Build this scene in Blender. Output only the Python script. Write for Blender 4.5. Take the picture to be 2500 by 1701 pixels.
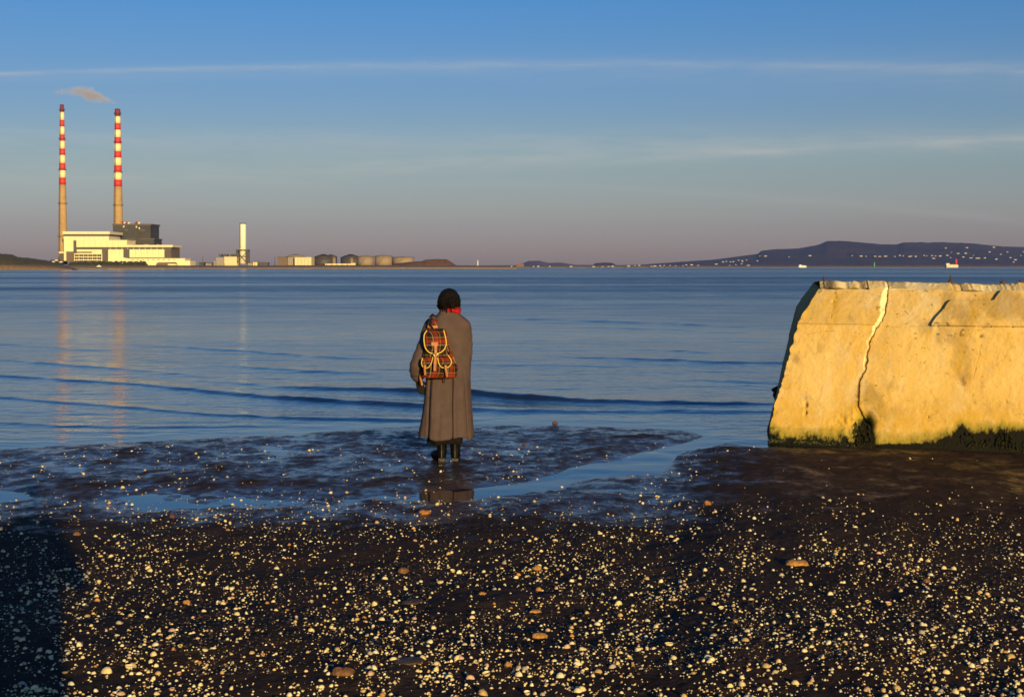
import bpy, bmesh, math, random
import numpy as np
from mathutils import Vector, Matrix
for o in list(bpy.data.objects): bpy.data.objects.remove(o)
S = bpy.context.scene
R = math.radians
random.seed(7); RNG = np.random.default_rng(11)
# ------------------------------------------------------------------ camera
F = 3472.2; EYE = 1.9; HOR = 652.5; PITCH = R(1.2)
SY = math.tan(PITCH) - (850.5 - HOR) / F
cam_d = bpy.data.cameras.new('camera'); cam = bpy.data.objects.new('camera', cam_d); S.collection.objects.link(cam)
cam_d.lens = 50; cam_d.sensor_width = 36; cam_d.sensor_fit = 'HORIZONTAL'
cam_d.shift_y = SY * F / 2500
cam_d.clip_start = 0.05; cam_d.clip_end = 60000
cam.location = (0, 0, EYE); cam.rotation_euler = (R(90) - PITCH, 0, 0)
S.camera = cam
S.render.resolution_x = 1024; S.render.resolution_y = 696
# ------------------------------------------------------------------ world and sun
SUN_AZ, SUN_EL = 18.2, 8.8          # degrees to the right of straight behind the camera, above the horizon
W = bpy.data.worlds.new('World'); S.world = W; W.use_nodes = True


class NT:
    """small helper that strings math nodes together"""
    def __init__(s, tree): s.t = tree; s.n = tree.nodes; s.l = tree.links
    def node(s, kind, **kw):
        n = s.n.new(kind)
        for k, v in kw.items(): setattr(n, k, v)
        return n
    def put(s, sock, v):
        if isinstance(v, (int, float, tuple, list)): sock.default_value = v
        else: s.l.new(v, sock)
    def m(s, op, a, b=None, c=None, clamp=False):
        n = s.node('ShaderNodeMath', operation=op); n.use_clamp = clamp
        s.put(n.inputs[0], a)
        if b is not None: s.put(n.inputs[1], b)
        if c is not None: s.put(n.inputs[2], c)
        return n.outputs[0]
    def add(s, a, b): return s.m('ADD', a, b)
    def sub(s, a, b): return s.m('SUBTRACT', a, b)
    def mul(s, a, b): return s.m('MULTIPLY', a, b)
    def div(s, a, b): return s.m('DIVIDE', a, b)
    def noise(s, vec, scale, detail=4, rough=.55, dist=0.0):
        n = s.node('ShaderNodeTexNoise'); n.inputs['Scale'].default_value = scale; n.inputs['Detail'].default_value = detail
        n.inputs['Roughness'].default_value = rough; n.inputs['Distortion'].default_value = dist
        if vec is not None: s.l.new(vec, n.inputs['Vector'])
        return n.outputs['Fac']
    def ramp(s, fac, stops, interp='LINEAR'):
        n = s.node('ShaderNodeValToRGB'); cr = n.color_ramp; cr.interpolation = interp
        while len(cr.elements) < len(stops): cr.elements.new(.5)
        for e, (p, c) in zip(cr.elements, stops):
            e.position = p; e.color = (*c, 1) if len(c) == 3 else c
        s.put(n.inputs[0], fac); return n.outputs[0]
    def rng(s, v, a, b, c=0.0, d=1.0):
        n = s.node('ShaderNodeMapRange'); n.clamp = True
        s.put(n.inputs[0], v); n.inputs[1].default_value = a; n.inputs[2].default_value = b; n.inputs[3].default_value = c; n.inputs[4].default_value = d
        return n.outputs[0]
    def mix(s, fac, a, b, mode='MIX'):
        n = s.node('ShaderNodeMix', data_type='RGBA', blend_type=mode); n.clamp_factor = True
        s.put(n.inputs[0], fac)
        for i, v in ((6, a), (7, b)):
            if isinstance(v, tuple): n.inputs[i].default_value = (*v, 1) if len(v) == 3 else v
            else: s.l.new(v, n.inputs[i])
        return n.outputs[2]
    def mapping(s, vec, scale=(1, 1, 1), rot=(0, 0, 0), loc=(0, 0, 0)):
        n = s.node('ShaderNodeMapping'); n.inputs['Scale'].default_value = scale; n.inputs['Rotation'].default_value = rot; n.inputs['Location'].default_value = loc
        s.l.new(vec, n.inputs['Vector']); return n.outputs[0]
    def xyz(s, vec):
        n = s.node('ShaderNodeSeparateXYZ'); s.l.new(vec, n.inputs[0]); return n.outputs
    def combine(s, x, y, z):
        n = s.node('ShaderNodeCombineXYZ'); s.put(n.inputs[0], x); s.put(n.inputs[1], y); s.put(n.inputs[2], z); return n.outputs[0]
    def attr(s, name):
        return s.node('ShaderNodeAttribute', attribute_name=name)


SKY_STRENGTH = 0.10
nt = NT(W.node_tree); nt.n.clear()
sky = nt.node('ShaderNodeTexSky'); sky.sky_type = 'NISHITA'; sky.sun_disc = False
sky.sun_elevation = R(SUN_EL); sky.sun_rotation = R(180 - SUN_AZ)
sky.altitude = 0; sky.air_density = 1.0; sky.dust_density = 0.6; sky.ozone_density = 2.0
tc = nt.node('ShaderNodeTexCoord'); D = tc.outputs['Generated']
dx, dy, dz = nt.xyz(D)
# the blue of a polarised evening sky, falling to the mauve of the twilight arch over the horizon
el = nt.m('ARCSINE', nt.m('MINIMUM', nt.m('MAXIMUM', dz, -1.0), 1.0))
TINT = [(0.0, (.62, .55, .93)), (.015, (.63, .57, .92)), (.044, (.63, .61, .86)), (.073, (.57, .62, .80)), (.116, (.475, .60, .90)), (.188, (.30, .60, 1.02)), (.30, (.25, .57, 1.06)), (1.0, (.25, .57, 1.06))]
tint = nt.ramp(nt.m('MAXIMUM', el, 0.0), TINT)
col = nt.mix(1.0, sky.outputs[0], tint, 'MULTIPLY')
# thin streaks of old vapour trails, drawn in direction space
ady = nt.m('MAXIMUM', dy, 0.05); u = nt.div(dx, ady); v = nt.div(dz, ady)
front = nt.rng(dy, 0.35, 0.7)
def streak(c0, c1, c2, w0, w1, a0, a1):
    line = nt.add(nt.mul(u, nt.add(c1, nt.mul(u, c2))), c0)
    k = nt.rng(u, -.36, .36)
    w = nt.add(w0, nt.mul(k, w1 - w0)); a = nt.add(a0, nt.mul(k, a1 - a0))
    q = nt.div(nt.sub(v, line), w)
    g = nt.m('EXPONENT', nt.mul(nt.mul(q, q), -1.0))
    return nt.mul(g, a)
def px2(pts):   # quadratic through three pixel points, in tangent space
    us = [(p[0] - 1250) / F for p in pts]; vs = [(HOR - p[1]) / F for p in pts]
    c = np.polyfit(us, vs, 2); return float(c[2]), float(c[1]), float(c[0])
wisp = nt.noise(nt.mapping(D, (6, 6, 60)), 3.0, 5, .6)
wisp = nt.rng(wisp, .3, .75, .35, 1.25)
st = streak(*px2([(0, 182), (1250, 160), (2500, 172)]), .0014, .0045, .30, .20)
st = nt.add(st, streak(*px2([(0, 190), (1250, 172), (2500, 182)]), .004, .014, .10, .14))
st = nt.add(st, streak(*px2([(300, 432), (1300, 395), (2500, 338)]), .006, .003, .12, .28))
st = nt.add(st, streak(*px2([(300, 400), (1300, 375), (2500, 345)]), .026, .012, .16, .16))
st = nt.add(st, streak(*px2([(800, 348), (1500, 352), (2500, 345)]), .007, .008, .16, .14))
st = nt.add(st, streak(*px2([(1250, 452), (1750, 474), (2300, 520)]), .003, .004, .02, .12))
st = nt.mul(nt.mul(st, wisp), front)
col = nt.mix(nt.m('MINIMUM', nt.mul(st, .75), .6), col, (5.4, 5.0, 4.3))
bg = nt.node('ShaderNodeBackground'); nt.l.new(col, bg.inputs[0]); bg.inputs[1].default_value = SKY_STRENGTH
wo = nt.node('ShaderNodeOutputWorld'); nt.l.new(bg.outputs[0], wo.inputs[0])

SUN_DIR = Vector((math.sin(R(SUN_AZ)) * math.cos(R(SUN_EL)), -math.cos(R(SUN_AZ)) * math.cos(R(SUN_EL)), math.sin(R(SUN_EL))))
sun_d = bpy.data.lights.new('sun', 'SUN'); sun = bpy.data.objects.new('sun', sun_d); S.collection.objects.link(sun)
sun_d.energy = 4.9; sun_d.angle = R(0.55); sun_d.color = (1.0, 0.72, 0.30)
sun.rotation_euler = SUN_DIR.to_track_quat('Z', 'Y').to_euler(); sun.location = SUN_DIR * 60
S.view_settings.view_transform = 'Standard'; S.view_settings.look = 'None'
S.view_settings.exposure = 0.25; S.view_settings.gamma = 1.0; S.view_settings.use_curve_mapping = False
S.render.engine = 'CYCLES'
S.cycles.use_denoising = True
try: S.cycles.denoiser = 'OPENIMAGEDENOISE'
except Exception: pass
S.cycles.max_bounces = 6; S.cycles.diffuse_bounces = 2; S.cycles.glossy_bounces = 3; S.cycles.transmission_bounces = 3; S.cycles.volume_bounces = 1
S.cycles.caustics_reflective = False; S.cycles.caustics_refractive = False
S.cycles.volume_step_rate = 1.0; S.cycles.volume_max_steps = 128
S.cycles.filter_width = 1.6

# ------------------------------------------------------------------ helpers
CP, SP = math.cos(PITCH), math.sin(PITCH)
def ray(px, py):
    xc = (px - 1250) / F; yc = (850.5 - py) / F + SY
    return xc, CP + yc * SP, -SP + yc * CP
def at(px, py, d):
    x, y, z = ray(px, py); t = d / y
    return Vector((x * t, d, EYE + z * t))
def ground(px, py, z=0.0):
    x, y, zz = ray(px, py); t = (z - EYE) / zz
    return Vector((x * t, y * t, z))
def project(x, y, z):
    """world point(s) to photo pixel(s)"""
    h = z - EYE; zc = y * CP - h * SP; yc = y * SP + h * CP
    zc = np.maximum(zc, .05)
    return 1250 + F * x / zc, 850.5 - F * (yc / zc - SY)

def hash2(ix, iy, seed):
    n = (ix.astype(np.int64) * 374761393 + iy.astype(np.int64) * 668265263 + seed * 1442695041) & 0xffffffff
    n = ((n ^ (n >> 13)) * 1274126177) & 0xffffffff
    n = (n ^ (n >> 16)) & 0xffffffff
    return n / 4294967295.0
def vnoise(x, y, seed=0):
    x = np.asarray(x, float); y = np.asarray(y, float)
    ix = np.floor(x); iy = np.floor(y); fx = x - ix; fy = y - iy
    fx = fx * fx * (3 - 2 * fx); fy = fy * fy * (3 - 2 * fy)
    a = hash2(ix, iy, seed); b = hash2(ix + 1, iy, seed); c = hash2(ix, iy + 1, seed); d = hash2(ix + 1, iy + 1, seed)
    return (a + (b - a) * fx) * (1 - fy) + (c + (d - c) * fx) * fy
def fbm(x, y, oct=4, seed=0, gain=.5):
    s = 0; a = 1; t = 0
    for k in range(oct):
        s = s + a * vnoise(x * 2 ** k + 17.3 * k, y * 2 ** k - 9.1 * k, seed + k); t += a; a *= gain
    return s / t * 2 - 1
def sstep(a, b, x):
    t = np.clip((np.asarray(x, float) - a) / (b - a), 0, 1); return t * t * (3 - 2 * t)

def link(o, parent=None):
    S.collection.objects.link(o)
    if parent is not None: o.parent = parent
    return o
def tag(o, label=None, cat=None, group=None, kind=None):
    if label: o['label'] = label
    if cat: o['category'] = cat
    if group: o['group'] = group
    if kind: o['kind'] = kind
    return o
def thing(name, label, cat, loc=(0, 0, 0), group=None):
    o = bpy.data.objects.new(name, None); o.empty_display_size = .2; o.location = loc
    link(o); return tag(o, label, cat, group)
def meshobj(name, verts, faces, m, parent=None, smooth=False, local=None):
    me = bpy.data.meshes.new(name)
    if local is not None: verts = [tuple(Vector(q) - local) for q in verts]
    me.from_pydata([tuple(q) for q in verts], [], faces)
    if smooth: me.shade_smooth()
    if m is not None: me.materials.append(m)
    return link(bpy.data.objects.new(name, me), parent)
def gridobj(name, X, Y, Z, m, parent=None, smooth=True, attrs=None):
    """a sheet from 2-D arrays of coordinates"""
    r, c = X.shape
    co = np.stack([X, Y, Z], -1).reshape(-1, 3).astype(np.float32)
    i = np.arange(r * c).reshape(r, c)
    q = np.stack([i[:-1, :-1], i[:-1, 1:], i[1:, 1:], i[1:, :-1]], -1).reshape(-1, 4)
    me = np_mesh(name, co, q, smooth)
    if attrs:
        for k, a in attrs.items():
            at_ = me.attributes.new(k, 'FLOAT', 'POINT'); at_.data.foreach_set('value', np.asarray(a, np.float32).ravel())
    if m is not None: me.materials.append(m)
    return link(bpy.data.objects.new(name, me), parent)
def np_mesh(name, co, poly, smooth):
    me = bpy.data.meshes.new(name); n = poly.shape[1]
    me.vertices.add(len(co)); me.vertices.foreach_set('co', np.asarray(co, np.float32).ravel())
    me.loops.add(poly.size); me.loops.foreach_set('vertex_index', poly.ravel().astype(np.int32))
    me.polygons.add(len(poly)); me.polygons.foreach_set('loop_start', (np.arange(len(poly)) * n).astype(np.int32))
    me.polygons.foreach_set('use_smooth', np.full(len(poly), smooth))
    me.update(calc_edges=True); me.validate()
    return me

ORD = 'first second third fourth fifth sixth seventh eighth ninth tenth eleventh twelfth thirteenth fourteenth fifteenth sixteenth seventeenth eighteenth nineteenth twentieth'.split()
def singled(rows):
    """look-alikes with one label are told apart by their order outward from what the label names"""
    by = {}
    for o, lab, d in rows: by.setdefault(lab, []).append((d, o))
    for lab, L in by.items():
        if len(L) < 2: continue
        for k, (d, o) in enumerate(sorted(L, key=lambda q: q[0])):
            if k < len(ORD): o['label'] = f'{ORD[k]} {lab}' + (', counted outward' if len(lab.split()) < 14 else '')

class MB:
    def __init__(s): s.v = []; s.f = []
    def box(s, x0, x1, y0, y1, z0, z1):
        b = len(s.v)
        s.v += [(x0, y0, z0), (x1, y0, z0), (x1, y1, z0), (x0, y1, z0), (x0, y0, z1), (x1, y0, z1), (x1, y1, z1), (x0, y1, z1)]
        s.f += [[b + i for i in q] for q in ((3, 2, 1, 0), (4, 5, 6, 7), (0, 1, 5, 4), (1, 2, 6, 5), (2, 3, 7, 6), (3, 0, 4, 7))]
        return s
    def lathe(s, c, prof, n=24, cap=True):
        """prof: (radius, z) from bottom to top"""
        b = len(s.v)
        for r, z in prof:
            for k in range(n):
                a = 2 * math.pi * k / n; s.v.append((c[0] + r * math.cos(a), c[1] + r * math.sin(a), z))
        for j in range(len(prof) - 1):
            for k in range(n):
                k2 = (k + 1) % n
                s.f.append([b + j * n + k, b + j * n + k2, b + (j + 1) * n + k2, b + (j + 1) * n + k])
        if cap:
            s.f.append([b + k for k in range(n)][::-1]); s.f.append([b + (len(prof) - 1) * n + k for k in range(n)])
        return s
    def tube(s, pts, r, n=6, cap=True):
        """a tube along points; r a number or one per point"""
        pts = [Vector(p) for p in pts]; b = len(s.v); L = len(pts)
        rs = [r] * L if isinstance(r, (int, float)) else r
        for i, p in enumerate(pts):
            t = (pts[min(i + 1, L - 1)] - pts[max(i - 1, 0)]).normalized()
            if i == 0:
                a = t.cross(Vector((0, 0, 1)))
                if a.length < .1: a = t.cross(Vector((0, 1, 0)))
            else: a = a - t * a.dot(t)
            a = a.normalized(); c = t.cross(a)
            for k in range(n):
                q = 2 * math.pi * k / n; s.v.append(tuple(p + (a * math.cos(q) + c * math.sin(q)) * rs[i]))
        for j in range(L - 1):
            for k in range(n):
                k2 = (k + 1) % n; s.f.append([b + j * n + k, b + j * n + k2, b + (j + 1) * n + k2, b + (j + 1) * n + k])
        if cap:
            s.f.append([b + k for k in range(n)][::-1]); s.f.append([b + (L - 1) * n + k for k in range(n)])
        return s
    def ball(s, c, r, nu=10, nv=6):
        b = len(s.v); rx, ry, rz = (r, r, r) if isinstance(r, (int, float)) else r
        s.v.append((c[0], c[1], c[2] - rz))
        for j in range(1, nv):
            t = math.pi * j / nv
            for k in range(nu):
                a = 2 * math.pi * k / nu; s.v.append((c[0] + rx * math.sin(t) * math.cos(a), c[1] + ry * math.sin(t) * math.sin(a), c[2] - rz * math.cos(t)))
        s.v.append((c[0], c[1], c[2] + rz)); e = len(s.v) - 1
        for k in range(nu):
            k2 = (k + 1) % nu
            s.f.append([b, b + 1 + k2, b + 1 + k]); s.f.append([e, b + 1 + (nv - 2) * nu + k, b + 1 + (nv - 2) * nu + k2])
            for j in range(nv - 2):
                s.f.append([b + 1 + j * nu + k, b + 1 + j * nu + k2, b + 1 + (j + 1) * nu + k2, b + 1 + (j + 1) * nu + k])
        return s
    def build(s, name, m, parent=None, smooth=False, local=None):
        return meshobj(name, s.v, s.f, m, parent, smooth, local)

# ------------------------------------------------------------------ materials
def mat(name, colour, rough=.6, vary=.25, scale=6.0, bump=0.0, bscale=40.0, metal=0.0, spec=.5, colour2=None, coords='Object'):
    m = bpy.data.materials.new(name); m.use_nodes = True; n = NT(m.node_tree)
    p = n.n['Principled BSDF']; p.inputs['Roughness'].default_value = rough; p.inputs['Metallic'].default_value = metal
    p.inputs['Specular IOR Level'].default_value = spec
    v = n.node('ShaderNodeTexCoord').outputs[coords]
    c2 = colour2 or tuple(c * (1 - vary) for c in colour)
    f = n.rng(n.noise(v, scale, 5, .6), .35, .68)
    n.l.new(n.mix(f, colour, c2), p.inputs['Base Color'])
    if bump:
        b = n.node('ShaderNodeBump'); b.inputs['Strength'].default_value = bump; b.inputs['Distance'].default_value = .02
        n.l.new(n.noise(v, bscale, 4, .6), b.inputs['Height']); n.l.new(b.outputs[0], p.inputs['Normal'])
    return m

M = {}
M['white_wall'] = mat('painted_concrete_white', (.84, .73, .47), .75, .10, .05)
M['white_panel'] = mat('panel_white', (.90, .79, .44), .7, .08, .04)
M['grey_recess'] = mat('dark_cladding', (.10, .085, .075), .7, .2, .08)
M['dark_cladding'] = mat('boiler_cladding', (.055, .052, .05), .7, .45, .06)
M['glass_dark'] = mat('window_glass_dark', (.03, .03, .035), .15, .2, .2)
M['brown_wall'] = mat('brown_brick', (.16, .11, .08), .8, .2, .1)
M['stripe_red'] = mat('red_band_paint', (.62, .035, .03), .6, .12, .15)
M['stripe_dark_red'] = mat('sooty_red_paint', (.22, .025, .03), .7, .3, .15)
M['stripe_white'] = mat('white_band_paint', (.90, .80, .42), .6, .10, .12)
M['concrete_shaft'] = mat('shaft_concrete', (.47, .31, .13), .85, .28, .10)
M['steel_dark'] = mat('dark_steel', (.05, .045, .045), .6, .3, 1.0)
M['soot'] = mat('sooty_inner', (.02, .02, .02), .9)
M['aluminium'] = mat('bright_cladding', (.95, .89, .66), .4, .06, .1)
M['tank_tan'] = mat('tan_tank_paint', (.30, .23, .15), .7, .25, .06)
M['tank_dark'] = mat('dark_tank_paint', (.075, .065, .06), .6, .35, .06)
M['tank_roof'] = mat('tank_roof_dark', (.045, .042, .045), .7, .3, .06)
M['shed_brown'] = mat('shed_brown', (.17, .12, .085), .8, .2, .06)
M['shed_grey'] = mat('shed_grey', (.30, .27, .23), .75, .15, .06)
M['shed_cream'] = mat('shed_cream', (.74, .62, .36), .75, .12, .05)
M['hedge'] = mat('hedge_leaf', (.045, .05, .02), .8, .5, .3)
M['bush'] = mat('bush_leaf', (.05, .055, .025), .8, .5, .3)
M['house_white'] = mat('house_render', (.52, .48, .42), .8, .15, .02)
M['house_roof'] = mat('house_slate', (.07, .06, .065), .8, .2, .1)
M['boat_white'] = mat('boat_white', (.80, .76, .66), .5, .05, .1)
M['light_red'] = mat('lighthouse_red', (.60, .03, .03), .5, .1, .2)
M['light_green'] = mat('lighthouse_green', (.10, .38, .16), .5, .1, .2)
M['stone_base'] = mat('pale_stone', (.74, .66, .46), .8, .15, .2)
M['rust'] = mat('rusty_iron', (.085, .035, .018), .85, .5, 30, .5, 60)

def land_mat(name, green, brown, stone, shore_h, scale):
    m = bpy.data.materials.new(name); m.use_nodes = True; n = NT(m.node_tree); p = n.n['Principled BSDF']
    p.inputs['Roughness'].default_value = .9; p.inputs['Specular IOR Level'].default_value = .2
    pos = n.node('ShaderNodeNewGeometry').outputs['Position']
    z = n.xyz(pos)[2]
    a = n.rng(n.noise(pos, scale, 6, .65), .38, .62); c = n.mix(a, green, brown)
    k = n.rng(n.noise(pos, scale * 6, 4, .7), .4, .65); c = n.mix(n.mul(k, .45), c, tuple(x * .45 for x in green))
    zz = n.add(z, n.mul(n.sub(n.noise(pos, scale * 9, 3), .5), shore_h * .9))
    sh = n.rng(zz, shore_h * .75, shore_h * 1.1)
    rock = n.mix(n.rng(n.noise(n.mapping(pos, (1, 1, 2.5)), scale * 14, 4, .8), .38, .62), stone, tuple(x * .33 for x in stone))
    n.l.new(n.mix(sh, rock, c), p.inputs['Base Color'])
    return m

# ------------------------------------------------------------------ the beach
POLY = lambda pts, u: np.interp(u, [p[0] for p in pts], [p[1] for p in pts])
SEA_EDGE = [(-900, 1108), (0, 1094), (200, 1086), (500, 1070), (750, 1058), (900, 1046), (1150, 1036), (1300, 1038), (1500, 1043), (1680, 1052), (1800, 1090), (1900, 1110), (2200, 1100), (2600, 1085), (3600, 1060)]
RUNNEL = [(-900, 1205), (0, 1212), (150, 1226), (400, 1222), (700, 1222), (950, 1214), (1150, 1200), (1300, 1178), (1420, 1160), (1560, 1128), (1660, 1100), (1760, 1070), (1850, 1062), (2200, 1040)]
def smooth_poly(pts, u):
    return sum(POLY(pts, u + o) * w for o, w in ((-60, .15), (-30, .2), (0, .3), (30, .2), (60, .15)))
def sand_h(x, y):
    x = np.asarray(x, float); y = np.asarray(y, float)
    yy = np.maximum(y, 4.2)
    u, v = project(x, yy, np.zeros_like(x))
    edge = smooth_poly(SEA_EDGE, u); s = v - edge
    h = np.where(s < 0, s * .0013, 0.0)
    h = np.where(s < -150, -.195 + (s + 150) * .004, h)
    ridge = sstep(-4, 25, s)
    n1 = fbm(x * 1.1, y * .75, 4, 3); n2 = fbm(x * 3.6, y * 2.4, 5, 21, .66)
    h = h + ridge * (.0122 + .019 * n1 + .022 * n2)
    # the runnel that holds water behind the bar
    ch = smooth_poly(RUNNEL, u); w = np.interp(u, [0, 500, 900, 1200, 1450, 1700, 1900], [22, 15, 15, 20, 26, 22, 20])
    n3 = fbm(x * 1.4 + 7, y * 1.1, 3, 33)
    h = h - ridge * .026 * np.exp(-((v - ch - 16 * n3) / (w * (1 + .8 * n2))) ** 2) * np.interp(u, [-200, 60, 260, 850, 1000, 1800, 2000], [1, 1, .45, .5, 1, 1.1, 0])
    # brown bar just seaward of it on the far left, then the rise towards the viewer
    h = h + .015 * np.exp(-((v - ch + 42) / 20) ** 2) * np.interp(u, [0, 250, 900, 1100], [.6, 1, 1, .3])
    h = h + sstep(1215, 1350, v) * .030 + np.clip((v - 1260) / 441, 0, 1.0) * .17
    h = h + np.where(y < 5.6, (5.6 - np.maximum(y, -30)) * .02, 0)
    near = sstep(1220, 1300, v); h = h + near * (1 - .8 * sstep(1500, 1800, u) * (1 - sstep(1200, 1300, v))) * (.0045 * fbm(x * 7, y * 5, 4, 35) + .010 * fbm(x * 1.7, y * 1.2, 2, 36))
    # firm sand in front of the wall
    h = h + .040 * sstep(1590, 1800, u) * sstep(1078, 1112, v)
    return h
def gsand(px, py):
    z = 0.0
    for _ in range(4):
        p = ground(px, py, z); z = float(sand_h(np.array([p.x]), np.array([p.y]))[0])
    return Vector((p.x, p.y, z))

def m_sand():
    m = bpy.data.materials.new('wet_sand'); m.use_nodes = True; n = NT(m.node_tree); p = n.n['Principled BSDF']
    pos = n.node('ShaderNodeNewGeometry').outputs['Position']
    wet = n.attr('wet').outputs['Fac']; 
    a = n.rng(n.noise(n.mapping(pos, (1, .6, 1)), 1.6, 6, .6), .36, .66)
    c = n.mix(a, (.060, .038, .027), (.036, .024, .019))
    g = n.rng(n.noise(pos, 55, 4, .7), .35, .68); c = n.mix(n.mul(g, .6), c, (.026, .018, .015))
    fl = n.rng(n.noise(pos, 21, 3, .6), .62, .72); c = n.mix(n.mul(fl, .5), c, (.11, .062, .035))
    n.l.new(c, p.inputs['Base Color'])
    film = n.noise(n.mapping(pos, (1.0, .8, 1)), 3.2, 6, .65)
    film2 = n.noise(n.mapping(pos, (1.3, .7, 1)), 9.0, 5, .7)
    w2 = n.m('ADD', n.sub(wet, .22), n.add(n.mul(n.sub(film, .5), 1.5), n.mul(n.sub(film2, .5), .9)), clamp=True)
    n.l.new(n.rng(w2, .35, .85, .75, .16), p.inputs['Roughness'])
    n.l.new(n.rng(w2, .32, .85, .02, .22), p.inputs['Specular IOR Level'])
    b = n.node('ShaderNodeBump'); b.inputs['Distance'].default_value = .006
    hh = n.add(n.mul(n.noise(pos, 38, 5, .65), 1.0), n.mul(n.noise(pos, 9, 3), 1.2))
    n.l.new(hh, b.inputs['Height']); n.l.new(n.rng(w2, .2, 1.0, .95, .22), b.inputs['Strength'])
    n.l.new(b.outputs[0], p.inputs['Normal'])
    return m
# one sheet: fine rows where the camera looks, coarse ones behind it and out under the sea
vrows = np.concatenate([np.linspace(2250, 1000, 940), np.linspace(998, 900, 40), np.linspace(890, 700, 24)])
dr = F * EYE / (vrows - HOR)
dr = np.concatenate([[-40, -20, -8, -2, 1.5, 3.2], dr, [300, 900, 3000, 11200]])
tcol = np.linspace(-1, 1, 620); tcol = np.sign(tcol) * (np.abs(tcol) * .44 + .9 * np.maximum(np.abs(tcol) - .93, 0) ** 1 * 8)
base = np.maximum(dr, 6.0)
X = base[:, None] * tcol[None, :]; Y = np.repeat(dr[:, None], len(tcol), 1)
H = sand_h(X, Y); H = np.where(Y > 60, np.minimum(H, -1.0), H)
wet = np.clip(1.0 - (H - .0) / .12, 0, 1)
gsheet = gridobj('beach', X, Y, H, m_sand(), attrs={'wet': wet})
tag(gsheet, kind='structure')

# ------------------------------------------------------------------ the sea
def m_water():
    m = bpy.data.materials.new('sea_water'); m.use_nodes = True; n = NT(m.node_tree); p = n.n['Principled BSDF']
    p.inputs['Base Color'].default_value = (.010, .016, .024, 1); p.inputs['Roughness'].default_value = .045; p.inputs['IOR'].default_value = 1.333
    pos = n.node('ShaderNodeNewGeometry').outputs['Position']
    calm = n.attr('calm').outputs['Fac']
    a = n.noise(n.mapping(pos, (.8, 1.0, 1)), 2.6, 3, .6)
    b_ = n.noise(n.mapping(pos, (.35, .8, 1), (0, 0, .05)), 1.1, 4, .6)
    c = n.noise(n.mapping(pos, (.22, .7, 1), (0, 0, -.06)), .25, 3, .55)
    a3 = n.noise(n.mapping(pos, (.7, 1.3, 1)), 7.0, 3, .6)
    h = n.add(n.add(n.add(n.mul(a, .021), n.mul(a3, .008)), n.mul(b_, .05)), n.mul(c, .10))
    patch = n.noise(n.mapping(pos, (.02, .12, 1)), .45, 3, .5)
    patch2 = n.noise(n.mapping(pos, (.0012, .007, 1)), 1.0, 3, .5)
    s = n.mul(n.mul(n.rng(patch, .35, .65, .8, 1.7), n.rng(patch2, .38, .60, .35, 1.2)), calm)
    bp = n.node('ShaderNodeBump'); bp.inputs['Distance'].default_value = 1.0
    fine = n.noise(n.mapping(pos, (.22, 1.4, 1)), .9, 9, .72)
    far = n.attr('far').outputs['Fac']
    n.l.new(n.add(n.mul(far, n.rng(n.mul(n.rng(fine, .32, .68, .15, 1.4), n.mul(n.rng(patch, .3, .7, .55, 1.1), n.rng(patch2, .36, .62, .30, 1.35))), 0, 1.2, .05, .40)), .045), p.inputs['Roughness'])
    n.l.new(s, bp.inputs['Strength']); n.l.new(h, bp.inputs['Height']); n.l.new(bp.outputs[0], p.inputs['Normal'])
    return m
WAVES = [  # crest line in the photo, height along it (m), width of the face and of the back (m)
    ([(-500, 905), (0, 918), (300, 936), (600, 966), (700, 974), (850, 984), (1000, 992), (1150, 1002), (1500, 1005), (1890, 1004)],
     [(-500, .032), (0, .032), (300, .028), (600, .034), (700, .052), (1000, .058), (1150, .038), (1500, .025), (1890, .022)], .22, .7),
    ([(400, 925), (700, 945), (900, 953), (1100, 960), (1200, 968), (1400, 980), (1600, 985), (1890, 990), (2300, 992)],
     [(400, .0), (650, .018), (900, .045), (1050, .080), (1200, .085), (1400, .06), (1700, .042), (1890, .036), (2300, .03)], .21, .7),
    ([(-500, 958), (0, 970), (250, 990), (500, 1012), (750, 1022), (1000, 1027), (1200, 1027)],
     [(-500, .017), (0, .018), (500, .016), (700, .024), (1000, .024), (1100, .01), (1200, 0)], .15, .45),
    ([(-500, 866), (0, 880), (200, 893), (400, 910), (600, 930)], [(-500, .025), (0, .025), (250, .021), (450, .010), (600, 0)], .26, .8),
    ([(300, 840), (450, 848), (650, 862), (800, 872), (1000, 880)], [(300, 0), (450, .022), (600, .028), (800, .018), (1000, 0)], .25, .7),
    ([(500, 893), (600, 897), (800, 908), (1000, 918)], [(500, 0), (600, .02), (800, .02), (1000, 0)], .22, .6),
    ([(-500, 832), (0, 840), (120, 848), (300, 858)], [(-500, .022), (0, .022), (150, .014), (300, 0)], .25, .7),
    ([(1150, 776), (1300, 779), (1500, 786), (1700, 793), (1950, 803)], [(1150, 0), (1300, .045), (1500, .055), (1700, .03), (1950, .012)], .5, 1.2),
    ([(1300, 796), (1500, 800), (1700, 808), (1900, 814)], [(1300, 0), (1450, .026), (1650, .022), (1900, 0)], .4, 1.0),
    ([(1280, 866), (1450, 874), (1650, 881), (1800, 885), (2000, 889)], [(1280, 0), (1450, .026), (1650, .034), (1800, .034), (2000, .03)], .25, .7),
    ([(1480, 850), (1650, 856), (1800, 862)], [(1480, 0), (1650, .02), (1800, 0)], .25, .7),
    ([(1650, 922), (1800, 932), (1950, 937)], [(1650, 0), (1800, .02), (1950, .016)], .22, .6),
    ([(0, 1030), (200, 1042), (400, 1044), (600, 1040), (700, 1042)], [(0, .006), (200, .009), (450, .010), (600, .008), (700, 0)], .10, .3),
]
vr = np.concatenate([np.linspace(1400, 1110, 60)[:-1], np.linspace(1110, 690, 800)])
wr = F * EYE / (vr - HOR)
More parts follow.
